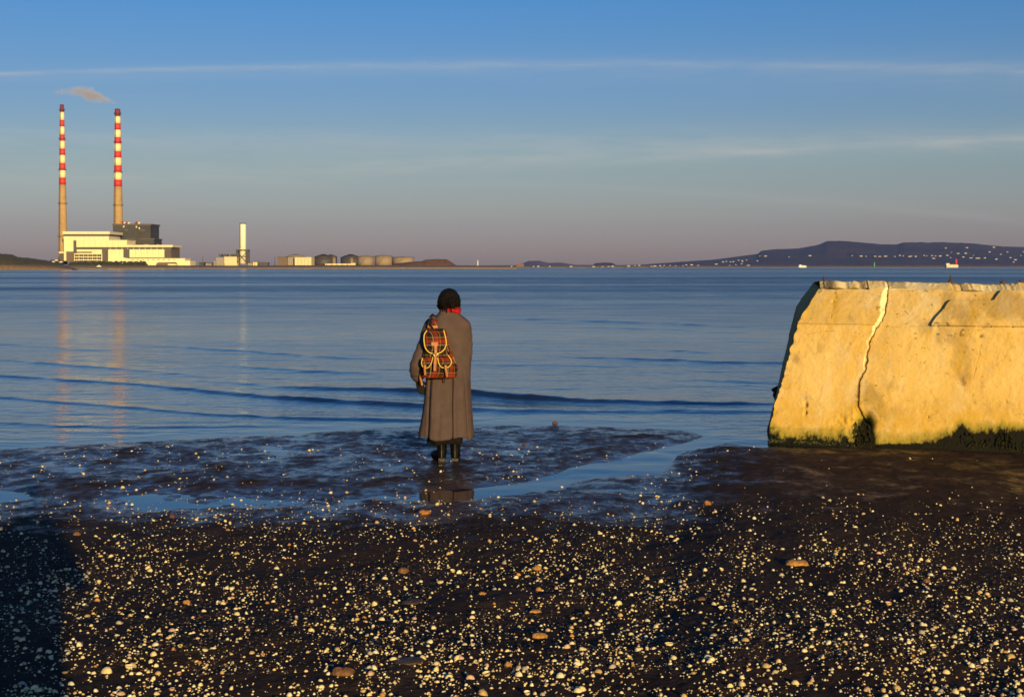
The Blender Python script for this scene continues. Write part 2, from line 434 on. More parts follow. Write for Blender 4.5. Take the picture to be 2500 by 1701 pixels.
wr = np.concatenate([wr, np.geomspace(180, 11200, 50)])
tc_ = np.linspace(-1, 1, 640); tc_ = tc_ * .46 + np.sign(tc_) * np.maximum(np.abs(tc_) - .93, 0) * 8
X = wr[:, None] * tc_[None, :]; Y = np.repeat(wr[:, None], len(tc_), 1)
U, V = project(X, Y, np.zeros_like(X))
Z = np.zeros_like(X)
mpp = Y * Y / (F * EYE)
for line, amp, wf, wb in WAVES:
    Uw = U + 14 * fbm(X * .8, Y * .0, 2, 40)
    vc = smooth_poly(line, Uw) + 2.0 * fbm(U * .012, U * 0, 3, 50)
    dm = (vc - V) * mpp
    a = POLY(amp, U) * (1 + .25 * fbm(U * .02, U * 0 + 3, 2, 60))
    a = np.where((U < line[0][0]) | (U > line[-1][0]), 0 * a + (amp[0][1] if False else a), a)
    Z += a * np.where(dm < 0, np.exp(-(dm / wf) ** 2), np.exp(-(dm / wb) ** 2))
bd = lambda a_, b_, c_, d_: np.interp(Y, [a_, b_, c_, d_], [0, 1, 1, 0])
lull = .45 + .9 * np.clip(.5 + fbm(X * .05, Y * .16, 3, 64), 0, 1)
Z += 1.7 * lull * (.0042 * fbm(X * 1.3, Y * 2.6, 3, 61, .6) * bd(10, 14, 26, 38) + .0095 * fbm(X * .5, Y * 1.15, 3, 62, .6) * bd(18, 28, 48, 70) + .024 * fbm(X * .2, Y * .42, 3, 63, .6) * bd(40, 62, 110, 170) + .03 * fbm(X * .08, Y * .2, 2, 65) * bd(80, 120, 170, 182))
SH = sand_h(X, Y)
calm = np.clip((-SH) / .05, .10, 1.0); calm = np.where(Y > 60, 1.0, calm)
calm = np.where(Y < 15.0, np.minimum(calm, .12), calm)
Z *= np.clip((-SH + .005) / .02, 0, 1)
sea = gridobj('sea_water', X, Y, Z, m_water(), attrs={'calm': calm, 'far': np.clip(np.log(np.maximum(Y, 15) / 15.0) / np.log(5.0), 0, 1)})
tag(sea, kind='structure')

# ------------------------------------------------------------------ far land
def land(name, prof, foot, d0, d1, back, m, noise=0.0, nscale=.01, rows=14, pw=.7, step=3.0, kind='structure', seed=0):
    """a body of land: its skyline in photo pixels, its foot at distance d0, its ridge at d1"""
    x0, x1 = prof[0][0], prof[-1][0]
    n = max(8, int((x1 - x0) / step)); us = np.linspace(x0, x1, n)
    top = POLY(prof, us); ft = POLY(foot, us)
    XX = []; YY = []; ZZ = []
    for k in range(rows + 1):
        t = k / rows; d = d0 + (d1 - d0) * t
        py = ft + (top - ft) * t ** pw
        jit = fbm(us * nscale * 3 + 7 * k, np.full(n, k * .7), 3, seed + 5) * noise * (ft - top) * (math.sin(math.pi * min(t, .97)) + .25 * (t > .9))
        P = [at(a, b, d) for a, b in zip(us, py + jit)]
        XX.append([p.x for p in P]); YY.append([p.y for p in P]); ZZ.append([p.z for p in P])
    XX.append([p * 1.0 for p in XX[-1]]); YY.append([d1 + back] * n); ZZ.append([-2.0] * n)
    XX.insert(0, XX[0]); YY.insert(0, [d0 - 2] * n); ZZ.insert(0, [-3.0] * n)
    o = gridobj(name, np.array(XX), np.array(YY), np.array(ZZ), m)
    return tag(o, kind=kind)
M['howth'] = land_mat('heather_hill', (.016, .018, .022), (.062, .040, .038), (.14, .10, .075), 14, .0022)
M['green_bank'] = land_mat('rough_grass', (.10, .11, .034), (.16, .115, .045), (.36, .24, .13), 3.6, .06)
M['quay'] = land_mat('quay_bank', (.17, .125, .07), (.25, .17, .095), (.40, .28, .16), 3.2, .05)
M['mound'] = land_mat('earth_mound', (.30, .15, .06), (.22, .11, .05), (.30, .17, .08), 1.0, .03)
M['farhill'] = land_mat('far_hill', (.12, .085, .08), (.17, .115, .10), (.16, .12, .09), 3, .003)
HOWTH = [(1500, 652), (1518, 648.5), (1580, 645), (1650, 640), (1740, 634), (1800, 626.5), (1850, 620), (1858, 612.5), (1885, 609), (1950, 606.5), (1975, 602), (2000, 597), (2020, 588.5), (2050, 588), (2100, 591.5), (2150, 596.5), (2190, 597), (2205, 591.5), (2260, 592), (2300, 591.5), (2350, 592.5), (2400, 597), (2450, 602), (2500, 603), (2600, 607), (2750, 618), (2900, 636), (3000, 652)]
HF = [(1500, 653.3), (3000, 653.3)]
land('headland_hill', HOWTH, HF, 8600, 9900, 700, M['howth'], .05, .02, 18, .75, 2.0, seed=3)
land('distant_hill', [(1250, 652), (1268, 646), (1290, 637), (1315, 636.5), (1340, 642), (1370, 641), (1400, 646), (1440, 650), (1500, 652)], [(1250, 653), (1500, 653)], 9300, 10100, 500, M['farhill'], .05, .02, 6, .7, 3, seed=4)
land('wooded_spit', [(1430, 652), (1446, 649), (1452, 643), (1475, 641), (1495, 642), (1504, 647), (1512, 651.5)], [(1430, 653.4), (1512, 653.4)], 6900, 7000, 120, M['howth'], .1, .1, 5, .5, 2, seed=5)
land('low_coast', [(1100, 651), (1130, 648.4), (1240, 647.4), (1300, 648.2), (1400, 646.6), (1500, 647.2), (1560, 646.6), (1700, 648.5), (1850, 648.6), (2000, 648.8), (2250, 649), (2600, 649.5), (2900, 651)], [(1100, 653.6), (2900, 653.6)], 6300, 6420, 150, M['quay'], .25, .05, 4, .5, 3, seed=6)
land('green_hill', [(-420, 640), (-250, 622), (-120, 612), (0, 619.5), (30, 621.5), (42, 627), (60, 629), (85, 632), (110, 635), (130, 640), (150, 645), (165, 652), (176, 657)], [(-420, 660.6), (0, 660), (100, 658.6), (176, 657.2)], 1000, 1080, 60, M['green_bank'], .12, .06, 10, .5, 1.5, seed=7)
land('quay_bank', [(120, 651), (150, 647.2), (200, 647), (470, 648), (560, 648.5), (700, 648), (900, 647.3), (1040, 647.3), (1130, 648), (1230, 650), (1262, 652.5)], [(120, 657), (250, 656.6), (500, 655.8), (800, 655), (1262, 653.8)], 1690, 1725, 900, M['quay'], .18, .08, 5, .6, 1.5, seed=8)
land('earth_mound', [(950, 648.5), (968, 643), (1000, 639.5), (1030, 637.5), (1040, 634), (1060, 632.6), (1088, 632.8), (1098, 637), (1110, 645), (1116, 648.5)], [(950, 649), (1116, 649)], 1830, 1880, 60, M['mound'], .12, .1, 6, .8, 1.5, seed=9)

# ------------------------------------------------------------------ power station
def slab(name, x0, x1, y0, y1, d, depth, m, parent):
    a = at(x0, y1, d); b = at(x1, y0, d)
    mb = MB().box(a.x, b.x, d, d + depth, a.z, b.z)
    return mb.build(name, m, parent, local=parent.matrix_world.translation if False else Vector(parent.location))
ZX = lambda x: 120 + x / 6.456
ZY = lambda y: 530 + y / 6.456
def zslab(name, x0, x1, y0, y1, d, depth, m, parent): return slab(name, ZX(x0), ZX(x1), ZY(y0), ZY(y1), d, depth, m, parent)
base = at(250, 647, 1775)
ps = thing('power_station', 'low cream white power station building with stepped flat roofs on the quay', 'power station', base)
d = 1775
zslab('fascia', 215, 955, 228, 270, d + 2, 60, M['white_wall'], ps)
zslab('window_strip', 226, 943, 270.3, 303, d + 4, 50, M['grey_recess'], ps)
for k in range(9):
    zslab('mullion', 262 + k * 80, 268 + k * 80, 271, 302, d + 3.5, .4, M['brown_wall'], ps)
zslab('wall', 232, 940, 303.3, 690, d + 3, 52, M['white_wall'], ps)
zslab('end_pier', 236, 380, 312, 688, d + 2, .9, M['white_panel'], ps)
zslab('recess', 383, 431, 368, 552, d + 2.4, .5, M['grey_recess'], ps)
zslab('upper_block', 431, 1225, 372, 474, d - 1, 40, M['white_panel'], ps)
zslab('coping', 425, 1232, 362, 372, d - 1.4, 41, M['white_wall'], ps)
zslab('painted_shadow', 432, 1925, 480, 508, d + 1.4, 30, M['grey_recess'], ps)  # dark slab painted in for the shadow below the upper walls
zslab('low_wall', 440, 828, 512, 572, d - .4, 20, M['white_panel'], ps)
zslab('door_panel', 676, 740, 520, 568, d - .7, .25, M['white_wall'], ps)
zslab('wall', 833, 1925, 474.5, 700, d + 2, 45, M['brown_wall'], ps)
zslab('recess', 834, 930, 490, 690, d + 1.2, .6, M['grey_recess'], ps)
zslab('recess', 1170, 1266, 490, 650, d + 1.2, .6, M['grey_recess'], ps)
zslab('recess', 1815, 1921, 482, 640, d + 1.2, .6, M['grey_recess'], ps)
zslab('fascia', 1226, 1946, 440, 474, d - .2, 48, M['white_wall'], ps)
zslab('facade_panel', 931, 1167, 510, 660, d - .2, 1.1, M['white_panel'], ps)
zslab('facade_panel', 1268, 1814, 510, 636, d - .2, 1.1, M['white_panel'], ps)
for k in range(10):
    zslab('mullion', 960 + k * 92, 966 + k * 92, 482, 507, d + 1.0, .3, M['white_wall'], ps)
zslab('side_wing', 270, 396, 542, 700, d - .5, 10, M['brown_wall'], ps)
zslab('glazed_front', 396, 832, 573, 712, d - 1.0, 8, M['white_panel'], ps)
zslab('clerestory', 400, 672, 545, 566, d - .9, .3, M['grey_recess'], ps)
for r_ in range(3):
    for c_ in range(6):
        w = zslab('window', 404 + c_ * 71, 466 + c_ * 71, 588 + r_ * 46, 622 + r_ * 46, d - 1.15, .12, M['glass_dark'], ps)
        zslab('mullion', 434 + c_ * 71, 437 + c_ * 71, 588 + r_ * 46, 622 + r_ * 46, d - 1.28, .1, M['white_wall'], ps)
# lower range with the arched ramp
a = [ (930, 655), (960, 636), (1040, 640), (1180, 640), (1260, 655), (2140, 657), (2140, 690), (2222, 690), (2222, 768), (930, 768)]
def prism(name, pts, d, depth, m, parent):
    vs = [at(ZX(x), ZY(y), d) for x, y in pts]; n = len(vs)
    back = [Vector((p.x, p.y + depth, p.z)) for p in vs]
    f = [list(range(n))[::-1], list(range(n, 2 * n))] + [[i, (i + 1) % n, (i + 1) % n + n, i + n] for i in range(n)]
    return meshobj(name, vs + back, f, m, parent, local=Vector(parent.location))
prism('lower_range', a, d - 3, 30, M['white_panel'], ps)
zslab('coping', 1255, 2146, 650, 659, d - 3.3, 31, M['white_wall'], ps)
prism('loading_bay', [(1678, 770), (1690, 735), (1712, 714), (1990, 710), (2014, 720), (2030, 770)], d - 3.4, .3, M['brown_wall'], ps)
for k in range(9):
    zslab('window', 1300 + k * 82, 1330 + k * 82, 668, 676, d - 3.2, .15, M['glass_dark'], ps)
for k in range(7): zslab('panel_joint', 540 + k * 92, 541.6 + k * 92, 375, 473, d - 1.06, .1, M['shed_grey'], ps)
for k in range(5): zslab('panel_joint', 1360 + k * 92, 1361.6 + k * 92, 512, 634, d - .26, .1, M['shed_grey'], ps)
for k in range(3): zslab('panel_joint', 990 + k * 58, 991.6 + k * 58, 512, 640, d - .26, .1, M['shed_grey'], ps)
for k in range(8): zslab('panel_joint', 330 + k * 76, 331.6 + k * 76, 306, 360, d + 2.94, .1, M['shed_grey'], ps)
for x0, x1 in ((470, 505), (560, 580), (700, 760), (1290, 1330), (1500, 1560), (1700, 1722)): zslab('roof_plant', x0, x1, 352 if x0 < 1000 else 428, 363 if x0 < 1000 else 441, d + 12, 6, M['shed_grey'], ps)
gh = thing('gatehouse', 'small dark gatehouse with a white flat roof beside the left chimney foot', 'building', at(150, 640, 1790))
zslab('wall', 160, 222, 571, 700, 1790, 8, M['grey_recess'], gh); zslab('roof', 154, 226, 546, 571, 1789, 10, M['white_wall'], gh)
van = thing('lorry', 'white lorry parked in the loading bay of the power station', 'lorry', at(420, 648, 1765))
zslab('trailer', 1870, 1985, 738, 762, 1765, 3, M['white_panel'], van); zslab('cab', 1988, 2012, 742, 763, 1765.2, 2.6, M['white_wall'], van)
for xx in (1885, 1905, 1965, 2000):
    c = at(ZX(xx), ZY(765), 1764.9); MB().lathe((0, 0), [(.5, -.15), (.5, .15)], 10)
    w = MB(); n = 10
    w.tube([(c.x, c.y, c.z + .45), (c.x, c.y + .4, c.z + .45)], .5, 10); w.build('wheel', M['soot'], van, local=Vector(van.location))
bh = thing('boiler_house', 'tall dark grey boiler house behind the white building at the right chimney', 'boiler house', at(322, 640, 1850))
d = 1850
zslab('wall', 1008, 1597, 133, 640, d, 45, M['dark_cladding'], bh); zslab('parapet', 994, 1610, 106, 133, d - 1, 47, M['grey_recess'], bh)
zslab('lower_wall', 1226, 1655, 352, 640, d - 6, 40, M['dark_cladding'], bh); zslab('parapet', 1220, 1664, 336, 352, d - 6.6, 41, M['grey_recess'], bh)
for x0, x1, y0, y1 in ((1330, 1440, 352, 436), (1452, 1545, 372, 436), (1556, 1648, 372, 436), (1236, 1322, 380, 436)):
    zslab('louvre', x0, x1, y0, y1, d - 6.3, .25, M['steel_dark'], bh)
zslab('service_bridge', 1360, 1420, 330, 350, d - 7.2, .5, M['steel_dark'], bh)
for x, y in ((1175, 150), (1375, 155), (1420, 175)): zslab('vent_or_light', x - 9, x + 9, y - 12, y + 12, d - .8, .7, M['white_panel'], bh)  # white plates standing in for small wall lights
for x0, x1, y in ((1195, 1245, 208), (1425, 1510, 208)): zslab('vent_or_light', x0, x1, y - 8, y + 8, d - .5, .4, M['brown_wall'], bh)
for k, x in enumerate((1165, 1190, 1215, 1232, 1255, 1365, 1385, 1415)):
    c = at(ZX(x), ZY(106), d + 6); top = at(ZX(x), ZY(74 + 9 * (k % 3)), d + 6)
    MB().lathe((c.x, c.y), [(1.1, c.z), (1.1, top.z - 1), (1.9, top.z - 1), (1.9, top.z)], 10).build('roof_vent', M['white_panel'] if k % 3 == 1 else M['stripe_dark_red'], bh, local=Vector(bh.location))

def chimney(label, cx, y_ground, y_top, bands, shaft_bottom_w, shaft_top_w, top_w, d, rings):
    b = at(cx, y_ground, d); t = thing('striped_chimney', label, 'chimney', b, 'twin striped chimneys of the power station'); L = Vector(t.location)
    rad = lambda y: (POLY([(y_top, top_w), (bands[-1][1], shaft_top_w), (y_ground, shaft_bottom_w)], y)) * .5 * d / F
    zz = lambda y: at(cx, y, d).z
    def drum(name, y0, y1, m, n=6, off=0.0):
        pr = [(rad(y) + off, zz(y)) for y in np.linspace(y1, y0, n)]
        return MB().lathe((b.x, b.y), pr, 32).build(name, m, t, True, local=L)
    sh = drum('shaft', bands[-1][1] + .02, y_ground, M['concrete_shaft'], 8)
    for y0, y1, mm in bands: drum('white_band' if mm == 'stripe_white' else 'red_band', y0, y1, M[mm], 3)
    MB().lathe((b.x, b.y), [(rad(y_top) * .8, zz(y_top) - 1), (rad(y_top) * .8, zz(y_top) + .6)], 24).build('flue', M['soot'], t, local=L)
    for y in rings:
        r = rad(y); z = zz(y)
        pl = MB().lathe((b.x, b.y), [(r * .9, z - .3), (r + 1.2, z - .3), (r + 1.2, z), (r * .9, z)], 28).build('walkway', M['steel_dark'], t, local=L)
        rl = MB()
        for k in range(16):
            q = 2 * math.pi * k / 16; rl.tube([(b.x + (r + 1.1) * math.cos(q), b.y + (r + 1.1) * math.sin(q), z), (b.x + (r + 1.1) * math.cos(q), b.y + (r + 1.1) * math.sin(q), z + 1.2)], .08, 4)
        rl.lathe((b.x, b.y), [(r + 1.05, z + 1.15), (r + 1.2, z + 1.15), (r + 1.2, z + 1.3), (r + 1.05, z + 1.3)], 28, False)
        rl.build('railing', M['steel_dark'], pl).location = (0, 0, 0)
        rl_o = pl.children[0]; rl_o.matrix_parent_inverse = Matrix.Translation(-L)
    ld = MB()   # ladder up the sunlit side
    for y0, y1 in zip(np.linspace(y_ground, y_top + 5, 14)[:-1], np.linspace(y_ground, y_top + 5, 14)[1:]):
        p = [(b.x - rad(y) * .45, b.y - rad(y) * .93 - .1, zz(y)) for y in (y0, y1)]; ld.tube(p, .35, 4)
    ld.build('ladder', M['steel_dark'], t, local=L)
    return t
q = lambda y: 190 + y / 4.273       # rows measured in the enlarged view
LB = [(285, 360, 'stripe_dark_red'), (360, 443, 'stripe_white'), (443, 511, 'stripe_red'), (511, 594, 'stripe_white'), (594, 660, 'stripe_red'), (660, 742, 'stripe_white'), (742, 808, 'stripe_red'), (808, 893, 'stripe_white'), (893, 963, 'stripe_red'), (963, 1044, 'stripe_white'), (1044, 1117, 'stripe_red')]
RB = [(330, 404, 'stripe_dark_red'), (404, 478, 'stripe_white'), (478, 545, 'stripe_red'), (545, 624, 'stripe_white'), (624, 690, 'stripe_red'), (690, 769, 'stripe_white'), (769, 835, 'stripe_red'), (835, 917, 'stripe_white'), (917, 985, 'stripe_red'), (985, 1066, 'stripe_white'), (1066, 1136, 'stripe_red')]
chimney('left tall red and white striped chimney rising behind the white building', 153.8, 646, q(285), [(q(a), q(b), m) for a, b, m in LB], 22.5, 16.5, 9.6, 1835, [q(338), q(640), q(963), q(1315), 578])
chimney('right tall striped chimney with smoke at its top behind the dark boiler house', 289.2, 646, q(330), [(q(a), q(b), m) for a, b, m in RB], 25, 19.5, 13.2, 1905, [q(376), q(672), q(988), q(1332)])

# leafy hedge and bushes along the quay
def leafy(name, label, cat, x0, x1, ytop, ybot, d, m, n=700, depth=5):
    b = at((x0 + x1) / 2, ybot, d); t = thing(name, label, cat, b); L = Vector(t.location)
    rr = random.Random(int(x0)); cr = MB()
    for _ in range(n):
        px = rr.uniform(x0, x1); k = vnoise(np.array([px * .23]), np.array([d * .1]), 5)[0]
        hi = ytop + (1 - k) * (ybot - ytop) * .45
        e = min(1, (px - x0) / 4, (x1 - px) / 4); hi = ybot - (ybot - hi) * max(.2, e)
        p = at(px, rr.uniform(hi, ybot), d + rr.uniform(0, depth)); s = rr.uniform(.5, 1.1)
        cr.ball(p, (s, s, s * .75), 5, 3)
    cr.build('foliage', m, t, local=L)
    st_ = MB()
    for k in range(int((x1 - x0) / 5)):
        px = x0 + 2.5 + k * 5; p = at(px, ybot, d + depth / 2); st_.tube([p - Vector((0, 0, .6)), p + Vector((0, 0, 1.6))], .15, 5)
    st_.build('stems', M['steel_dark'], t, local=L)
    return t
leafy('hedge', 'long dark clipped hedge in front of the white power station', 'hedge', 167, 360, 636.5, 647.5, 1755, M['hedge'], 1300)
leafy('bush', 'scrubby dark bushes between the green hill and the gatehouse', 'bush', 118, 150, 632, 645, 1640, M['bush'], 220)
for k, (px, py, lab) in enumerate(((138, 637.5, 'upper of the small white cars parked left of the gatehouse'), (130, 641, 'farthest left of the small white cars beside the green hill'), (149, 641.5, 'small white car nearest to the gatehouse'))):
    p = at(px, py, 1600); c = thing('parked_car', lab, 'car', p, 'small cars parked by the gatehouse')
    MB().box(-2.1, 2.1, -.9, .9, .35, .95).build('body', M['boat_white'], c); MB().box(-1.2, 1.2, -.8, .8, .95, 1.5).build('cabin', M['boat_white'], c)
    for sx in (-1.3, 1.3):
        for sy in (-.9, .9): MB().tube([(sx, sy - .1, .33), (sx, sy + .1, .33)], .33, 8).build('wheel', M['soot'], c)
hut = thing('boat', 'tiny white boat drawn up on the bank below the power station hedge', 'boat', at(241.5, 651.5, 1688)); 
MB().tube([(-3, 0, .7), (-2, 0, .4), (2, 0, .4), (3, 0, .8)], [.2, .8, .8, .15], 8).build('hull', M['boat_white'], hut); MB().box(-.8, 1.0, -.5, .5, .9, 2.0).build('cabin', M['boat_white'], hut)

# gas turbine tower and its block
YX = lambda x: 480 + x / 3.521
YY_ = lambda y: 520 + y / 3.521
def yslab(name, x0, x1, y0, y1, d, depth, m, parent): return slab(name, YX(x0), YX(x1), YY_(y0), YY_(y1), d, depth, m, parent)
tw = thing('exhaust_tower', 'bright white round exhaust tower standing in a dark steel frame', 'tower', at(593, 648, 1900)); L = Vector(tw.location); d = 1900
c = at(YX(398), YY_(435), d); zt = lambda y: at(593, YY_(y), d).z; r = 27 / 3.521 * d / F
MB().lathe((c.x, d), [(r, zt(435)), (r, zt(92)), (r * .9, zt(88)), (r * .9, zt(94))], 40).build('shaft', M['aluminium'], tw, True, local=L)
MB().lathe((c.x, d), [(r * 1.02, zt(96)), (r * 1.02, zt(89))], 40).build('rim', M['grey_recess'], tw, True, local=L)
fr = 44 / 3.521 * d / F
for sx in (-1, 1):
    for sy in (-1, 1): MB().box(c.x + sx * fr - .9, c.x + sx * fr + .9, d + sy * fr - .9, d + sy * fr + .9, zt(445), zt(318)).build('frame_post', M['steel_dark'], tw, local=L)
    for k, yy in enumerate((372,)): MB().box(c.x - fr, c.x + fr, d + sx * fr - .4, d + sx * fr + .4, zt(yy) - .4, zt(yy) + .4).build('frame_beam', M['steel_dark'], tw, local=L)
    MB().tube([(c.x - fr, d + sx * fr, zt(430)), (c.x + fr, d + sx * fr, zt(330))], .35, 4).build('brace', M['steel_dark'], tw, local=L)
    MB().tube([(c.x + fr, d + sx * fr, zt(430)), (c.x - fr, d + sx * fr, zt(330))], .35, 4).build('brace', M['steel_dark'], tw, local=L)
dk = MB().box(c.x - fr - 1.2, c.x + fr + 1.2, d - fr - 1.2, d + fr + 1.2, zt(322), zt(315)); dk.build('frame_deck', M['steel_dark'], tw, local=L)
MB().box(c.x - r * .8, c.x - r * .6, d - r - .4, d - r + .2, zt(300), zt(100)).build('ladder', M['steel_dark'], tw, local=L)
tb = thing('turbine_hall', 'boxy tan hall with dark roof vents beside the white tower', 'building', at(552, 649, 1890)); d = 1890
yslab('side_wing', 168, 238, 384, 462, d + 3, 18, M['shed_grey'], tb); yslab('wall', 238, 345, 376, 462, d, 24, M['shed_cream'], tb)
yslab('low_range', 150, 175, 412, 462, d + 6, 12, M['shed_grey'], tb)
for x0, x1 in ((190, 216), (226, 262), (286, 312), (318, 340)): yslab('roof_vent', x0, x1, 354, 377, d + 4, 10, M['tank_dark'], tb)
yslab('low_range', 240, 350, 434, 468, d - 3, 3, M['shed_cream'], tb)
pk = 0
for x0, x1, y0, m_, lab in ((442, 478, 428, 'shed_grey', 'low grey shed just right of the tower frame'), (484, 522, 420, 'shed_cream', 'small cream hut with a taller end right of the tower'), (530, 612, 430, 'tank_dark', 'long low dark shed between the tower and the brown block'), (20, 60, 428, 'tank_dark', 'low dark shed left of the boxy hall near the power station'), (78, 126, 432, 'shed_grey', 'flat grey shed close to the boxy hall')):
    t = thing('shed', lab, 'shed', at(YX((x0 + x1) / 2), 649, 1900), 'low sheds along the quay')
    yslab('wall', x0, x1, y0, 458, 1900, 12, M[m_], t); yslab('roof', x0 - 2, x1 + 2, y0 - 4, y0, 1899, 14, M['tank_roof'], t)
for x, yt, lab in ((53, 365, 'thin mast standing between the power station and the tower'), (672, 370, 'thin mast left of the brown block')):
    p = at(YX(x), YY_(455), 1880); t = thing('mast', lab, 'mast', p); hgt = at(YX(x), YY_(yt), 1880).z - p.z
    MB().tube([(0, 0, 0), (0, 0, hgt)], [.35, .12], 6).build('pole', M['steel_dark'], t); MB().tube([(-1.6, 0, hgt * .85), (1.6, 0, hgt * .85)], .12, 5).build('crossarm', M['steel_dark'], t)
for x, y, lab in ((437, 628, 'thin mast right of the power station'),):
    p = at(x + 58, y + 20, 1880); 

rr = random.Random(31)
for k, (px, hp, lab) in enumerate(((446, 9, 'thin lamp post just right of the power station'), (462, 13, 'taller thin post in the gap right of the power station'), (510, 8, 'lamp post close to the boxy tan hall'), (622, 9, 'lamp post standing right of the steel framed tower'), (640, 12, 'taller post midway between the tower and the brown block'), (655, 8, 'lamp post nearest the brown block'), (1008, 11, 'thin post standing behind the earth mound foot'), (768, 9, 'post between the cream block and the peaked dark tank'))):
    p = at(px, 649, 1870); t = thing('lamp_post', lab, 'lamp post', p, 'thin posts along the quay'); h_ = hp * 1870 / F
    MB().tube([(0, 0, -1), (0, 0, h_)], [.30, .16], 6).build('pole', M['steel_dark'], t); MB().tube([(0, 0, h_), (1.4, 0, h_ + .3)], [.14, .2], 5).build('lamp_arm', M['steel_dark'], t)
# tank farm
TX = lambda x: 660 + x / 4.842
TY = lambda y: 600 + y / 4.842
def tslab(name, x0, x1, y0, y1, d, depth, m, parent): return slab(name, TX(x0), TX(x1), TY(y0), TY(y1), d, depth, m, parent)
def shed(x0, x1, y0, y1, d, depth, m, lab, ribs=0, m2='grey_recess'):
    t = thing('storage_block', lab, 'building', at(TX((x0 + x1) / 2), TY(y1), d))
    tslab('wall', x0, x1, y0, y1, d, depth, M[m], t); tslab('roof', x0 - 2, x1 + 2, y0 - 5, y0, d - .5, depth + 1, M[m2], t)
    for k in range(ribs):
        x = x0 + (x1 - x0) * (k + 1) / (ribs + 1); tslab('pilaster', x - 1, x + 1, y0 + 2, y1, d - .3, .25, M[m2 if m == 'shed_brown' else 'shed_grey'], t)
shed(82, 198, 135, 232, 1840, 60, 'shed_brown', 'square brown block at the left end of the tank farm', 3)
shed(200, 276, 135, 230, 1846, 50, 'shed_grey', 'narrow grey block between the brown and the cream block', 2)
shed(288, 484, 140, 230, 1835, 30, 'shed_cream', 'bright cream block in front of the tank farm', 4, 'shed_cream')
def tank(cx, w, y0, y1, peak, d, m, mr, lab, seams=3):
    c = at(TX(cx), TY(y1), d); t = thing('storage_tank', lab, 'storage tank', c, 'round storage tanks on the far shore'); L = Vector(t.location)
    r = w / 4.842 * d / F / 2; z0 = c.z - 2; z1 = at(TX(cx), TY(y0), d).z; zp = at(TX(cx), TY(peak), d).z
    yc = d + r
    MB().lathe((c.x, yc), [(r, z0), (r, z1)], 48).build('shell', M[m], t, True, local=L)
    MB().lathe((c.x, yc), [(r * 1.005, z1 + .05), (r * .6, z1 + (zp - z1) * .55), (r * .12, zp), (.3, zp + .1)], 48).build('roof', M[mr], t, True, local=L)
    for k in range(seams):
        z = c.z + (z1 - c.z) * (k + 1) / (seams + 1); MB().lathe((c.x, yc), [(r + .02, z - .12), (r + .14, z - .12), (r + .14, z + .12), (r + .02, z + .12)], 48, False).build('stiffener_ring', M[mr], t, local=L)
    MB().lathe((c.x, yc), [(r + .02, z1 - .3), (r + .4, z1 - .3), (r + .4, z1 + .2), (r + .02, z1 + .2)], 48, False).build('top_rim', M['tank_roof'], t, local=L)
    st_ = MB()
    for k in range(14):
        a0 = -2.2 + k * .06; st_.box(c.x + r * 1.01 * math.cos(a0) - .7, c.x + r * 1.01 * math.cos(a0) + .7, yc + r * 1.01 * math.sin(a0) - .5, yc + r * 1.01 * math.sin(a0), c.z + (z1 - c.z) * k / 14 , c.z + (z1 - c.z) * k / 14 + .22)
    st_.build('stair', M['steel_dark'], t, local=L)
tank(280, 240, 130, 232, 98, 1905, 'tank_dark', 'tank_tan', 'tank with a pale conical roof showing above the cream block')
tank(612, 246, 137, 232, 97, 1930, 'tank_dark', 'tank_roof', 'dark tank with a peaked roof just right of the cream block')
tank(705, 150, 128, 232, 102, 1990, 'tank_dark', 'tank_roof', 'dark tank half hidden behind the peaked dark tank', 2)
tank(749, 40, 136, 222, 128, 1870, 'tank_tan', 'tank_tan', 'narrow upright tan tank between the two dark peaked tanks', 2)
tank(937, 240, 137, 232, 98, 1960, 'tank_dark', 'tank_roof', 'dark peaked tank behind the left tan tank')
tank(955, 44, 140, 222, 132, 1862, 'tank_tan', 'tank_dark', 'narrow upright tank close to the left tan tank', 2)
tank(1115, 192, 127, 232, 114, 1850, 'tank_tan', 'tank_tan', 'left of the two big tan tanks beside the earth mound')
tank(1328, 206, 122, 230, 109, 1850, 'tank_tan', 'tank_tan', 'right of the two big tan tanks beside the earth mound')
tank(1560, 262, 135, 228, 127, 1890, 'tank_tan', 'tank_tan', 'wide flat tan tank partly behind the earth mound')
lw = thing('quay_wall', 'low whitewashed wall in front of the dark tanks', 'wall', at(TX(820), TY(230), 1800)); tslab('wall', 646, 955, 211, 229, 1800, 2, M['shed_cream'], lw); tslab('end_block', 955, 1005, 204, 229, 1799.5, 4, M['shed_cream'], lw)
for k in range(5): tslab('pier', 660 + k * 62, 668 + k * 62, 208, 229, 1799.7, .25, M['shed_grey'], lw)

# beacons out in the bay
bt = thing('beacon_tower', 'slim white beacon tower on the low spit right of the earth mound', 'beacon', at(1166.4, 650, 3000)); k = 3000 / F
MB().lathe((0, 0), [(1.6 * k, 0), (1.25 * k, 12 * k)], 12).build('tower', M['boat_white'], bt, True); MB().lathe((0, 0), [(1.9 * k, 12 * k), (1.9 * k, 12.5 * k), (.9 * k, 12.6 * k), (.9 * k, 14.4 * k), (.1, 15.2 * k)], 12).build('lantern', M['boat_white'], bt)
hx = thing('shore_house', 'small brown hut on the low spit beside the distant hill', 'house', at(1270, 651, 3600)); k = 3600 / F
MB().box(-9 * k, 9 * k, 0, 12, 0, 6 * k).build('wall', M['mound'], hx); MB().box(-9.5 * k, 9.5 * k, -.5, 12.5, 6 * k, 7 * k).build('roof', M['shed_brown'], hx)
lh = thing('lighthouse', 'bright red lighthouse on a pale stone base before the headland', 'lighthouse', at(2334, 652.2, 3400)); k = 3400 / F
MB().lathe((0, 0), [(3.1 * k, 6 * k), (2.6 * k, 15 * k), (2.5 * k, 17 * k)], 16).build('tower', M['light_red'], lh, True)
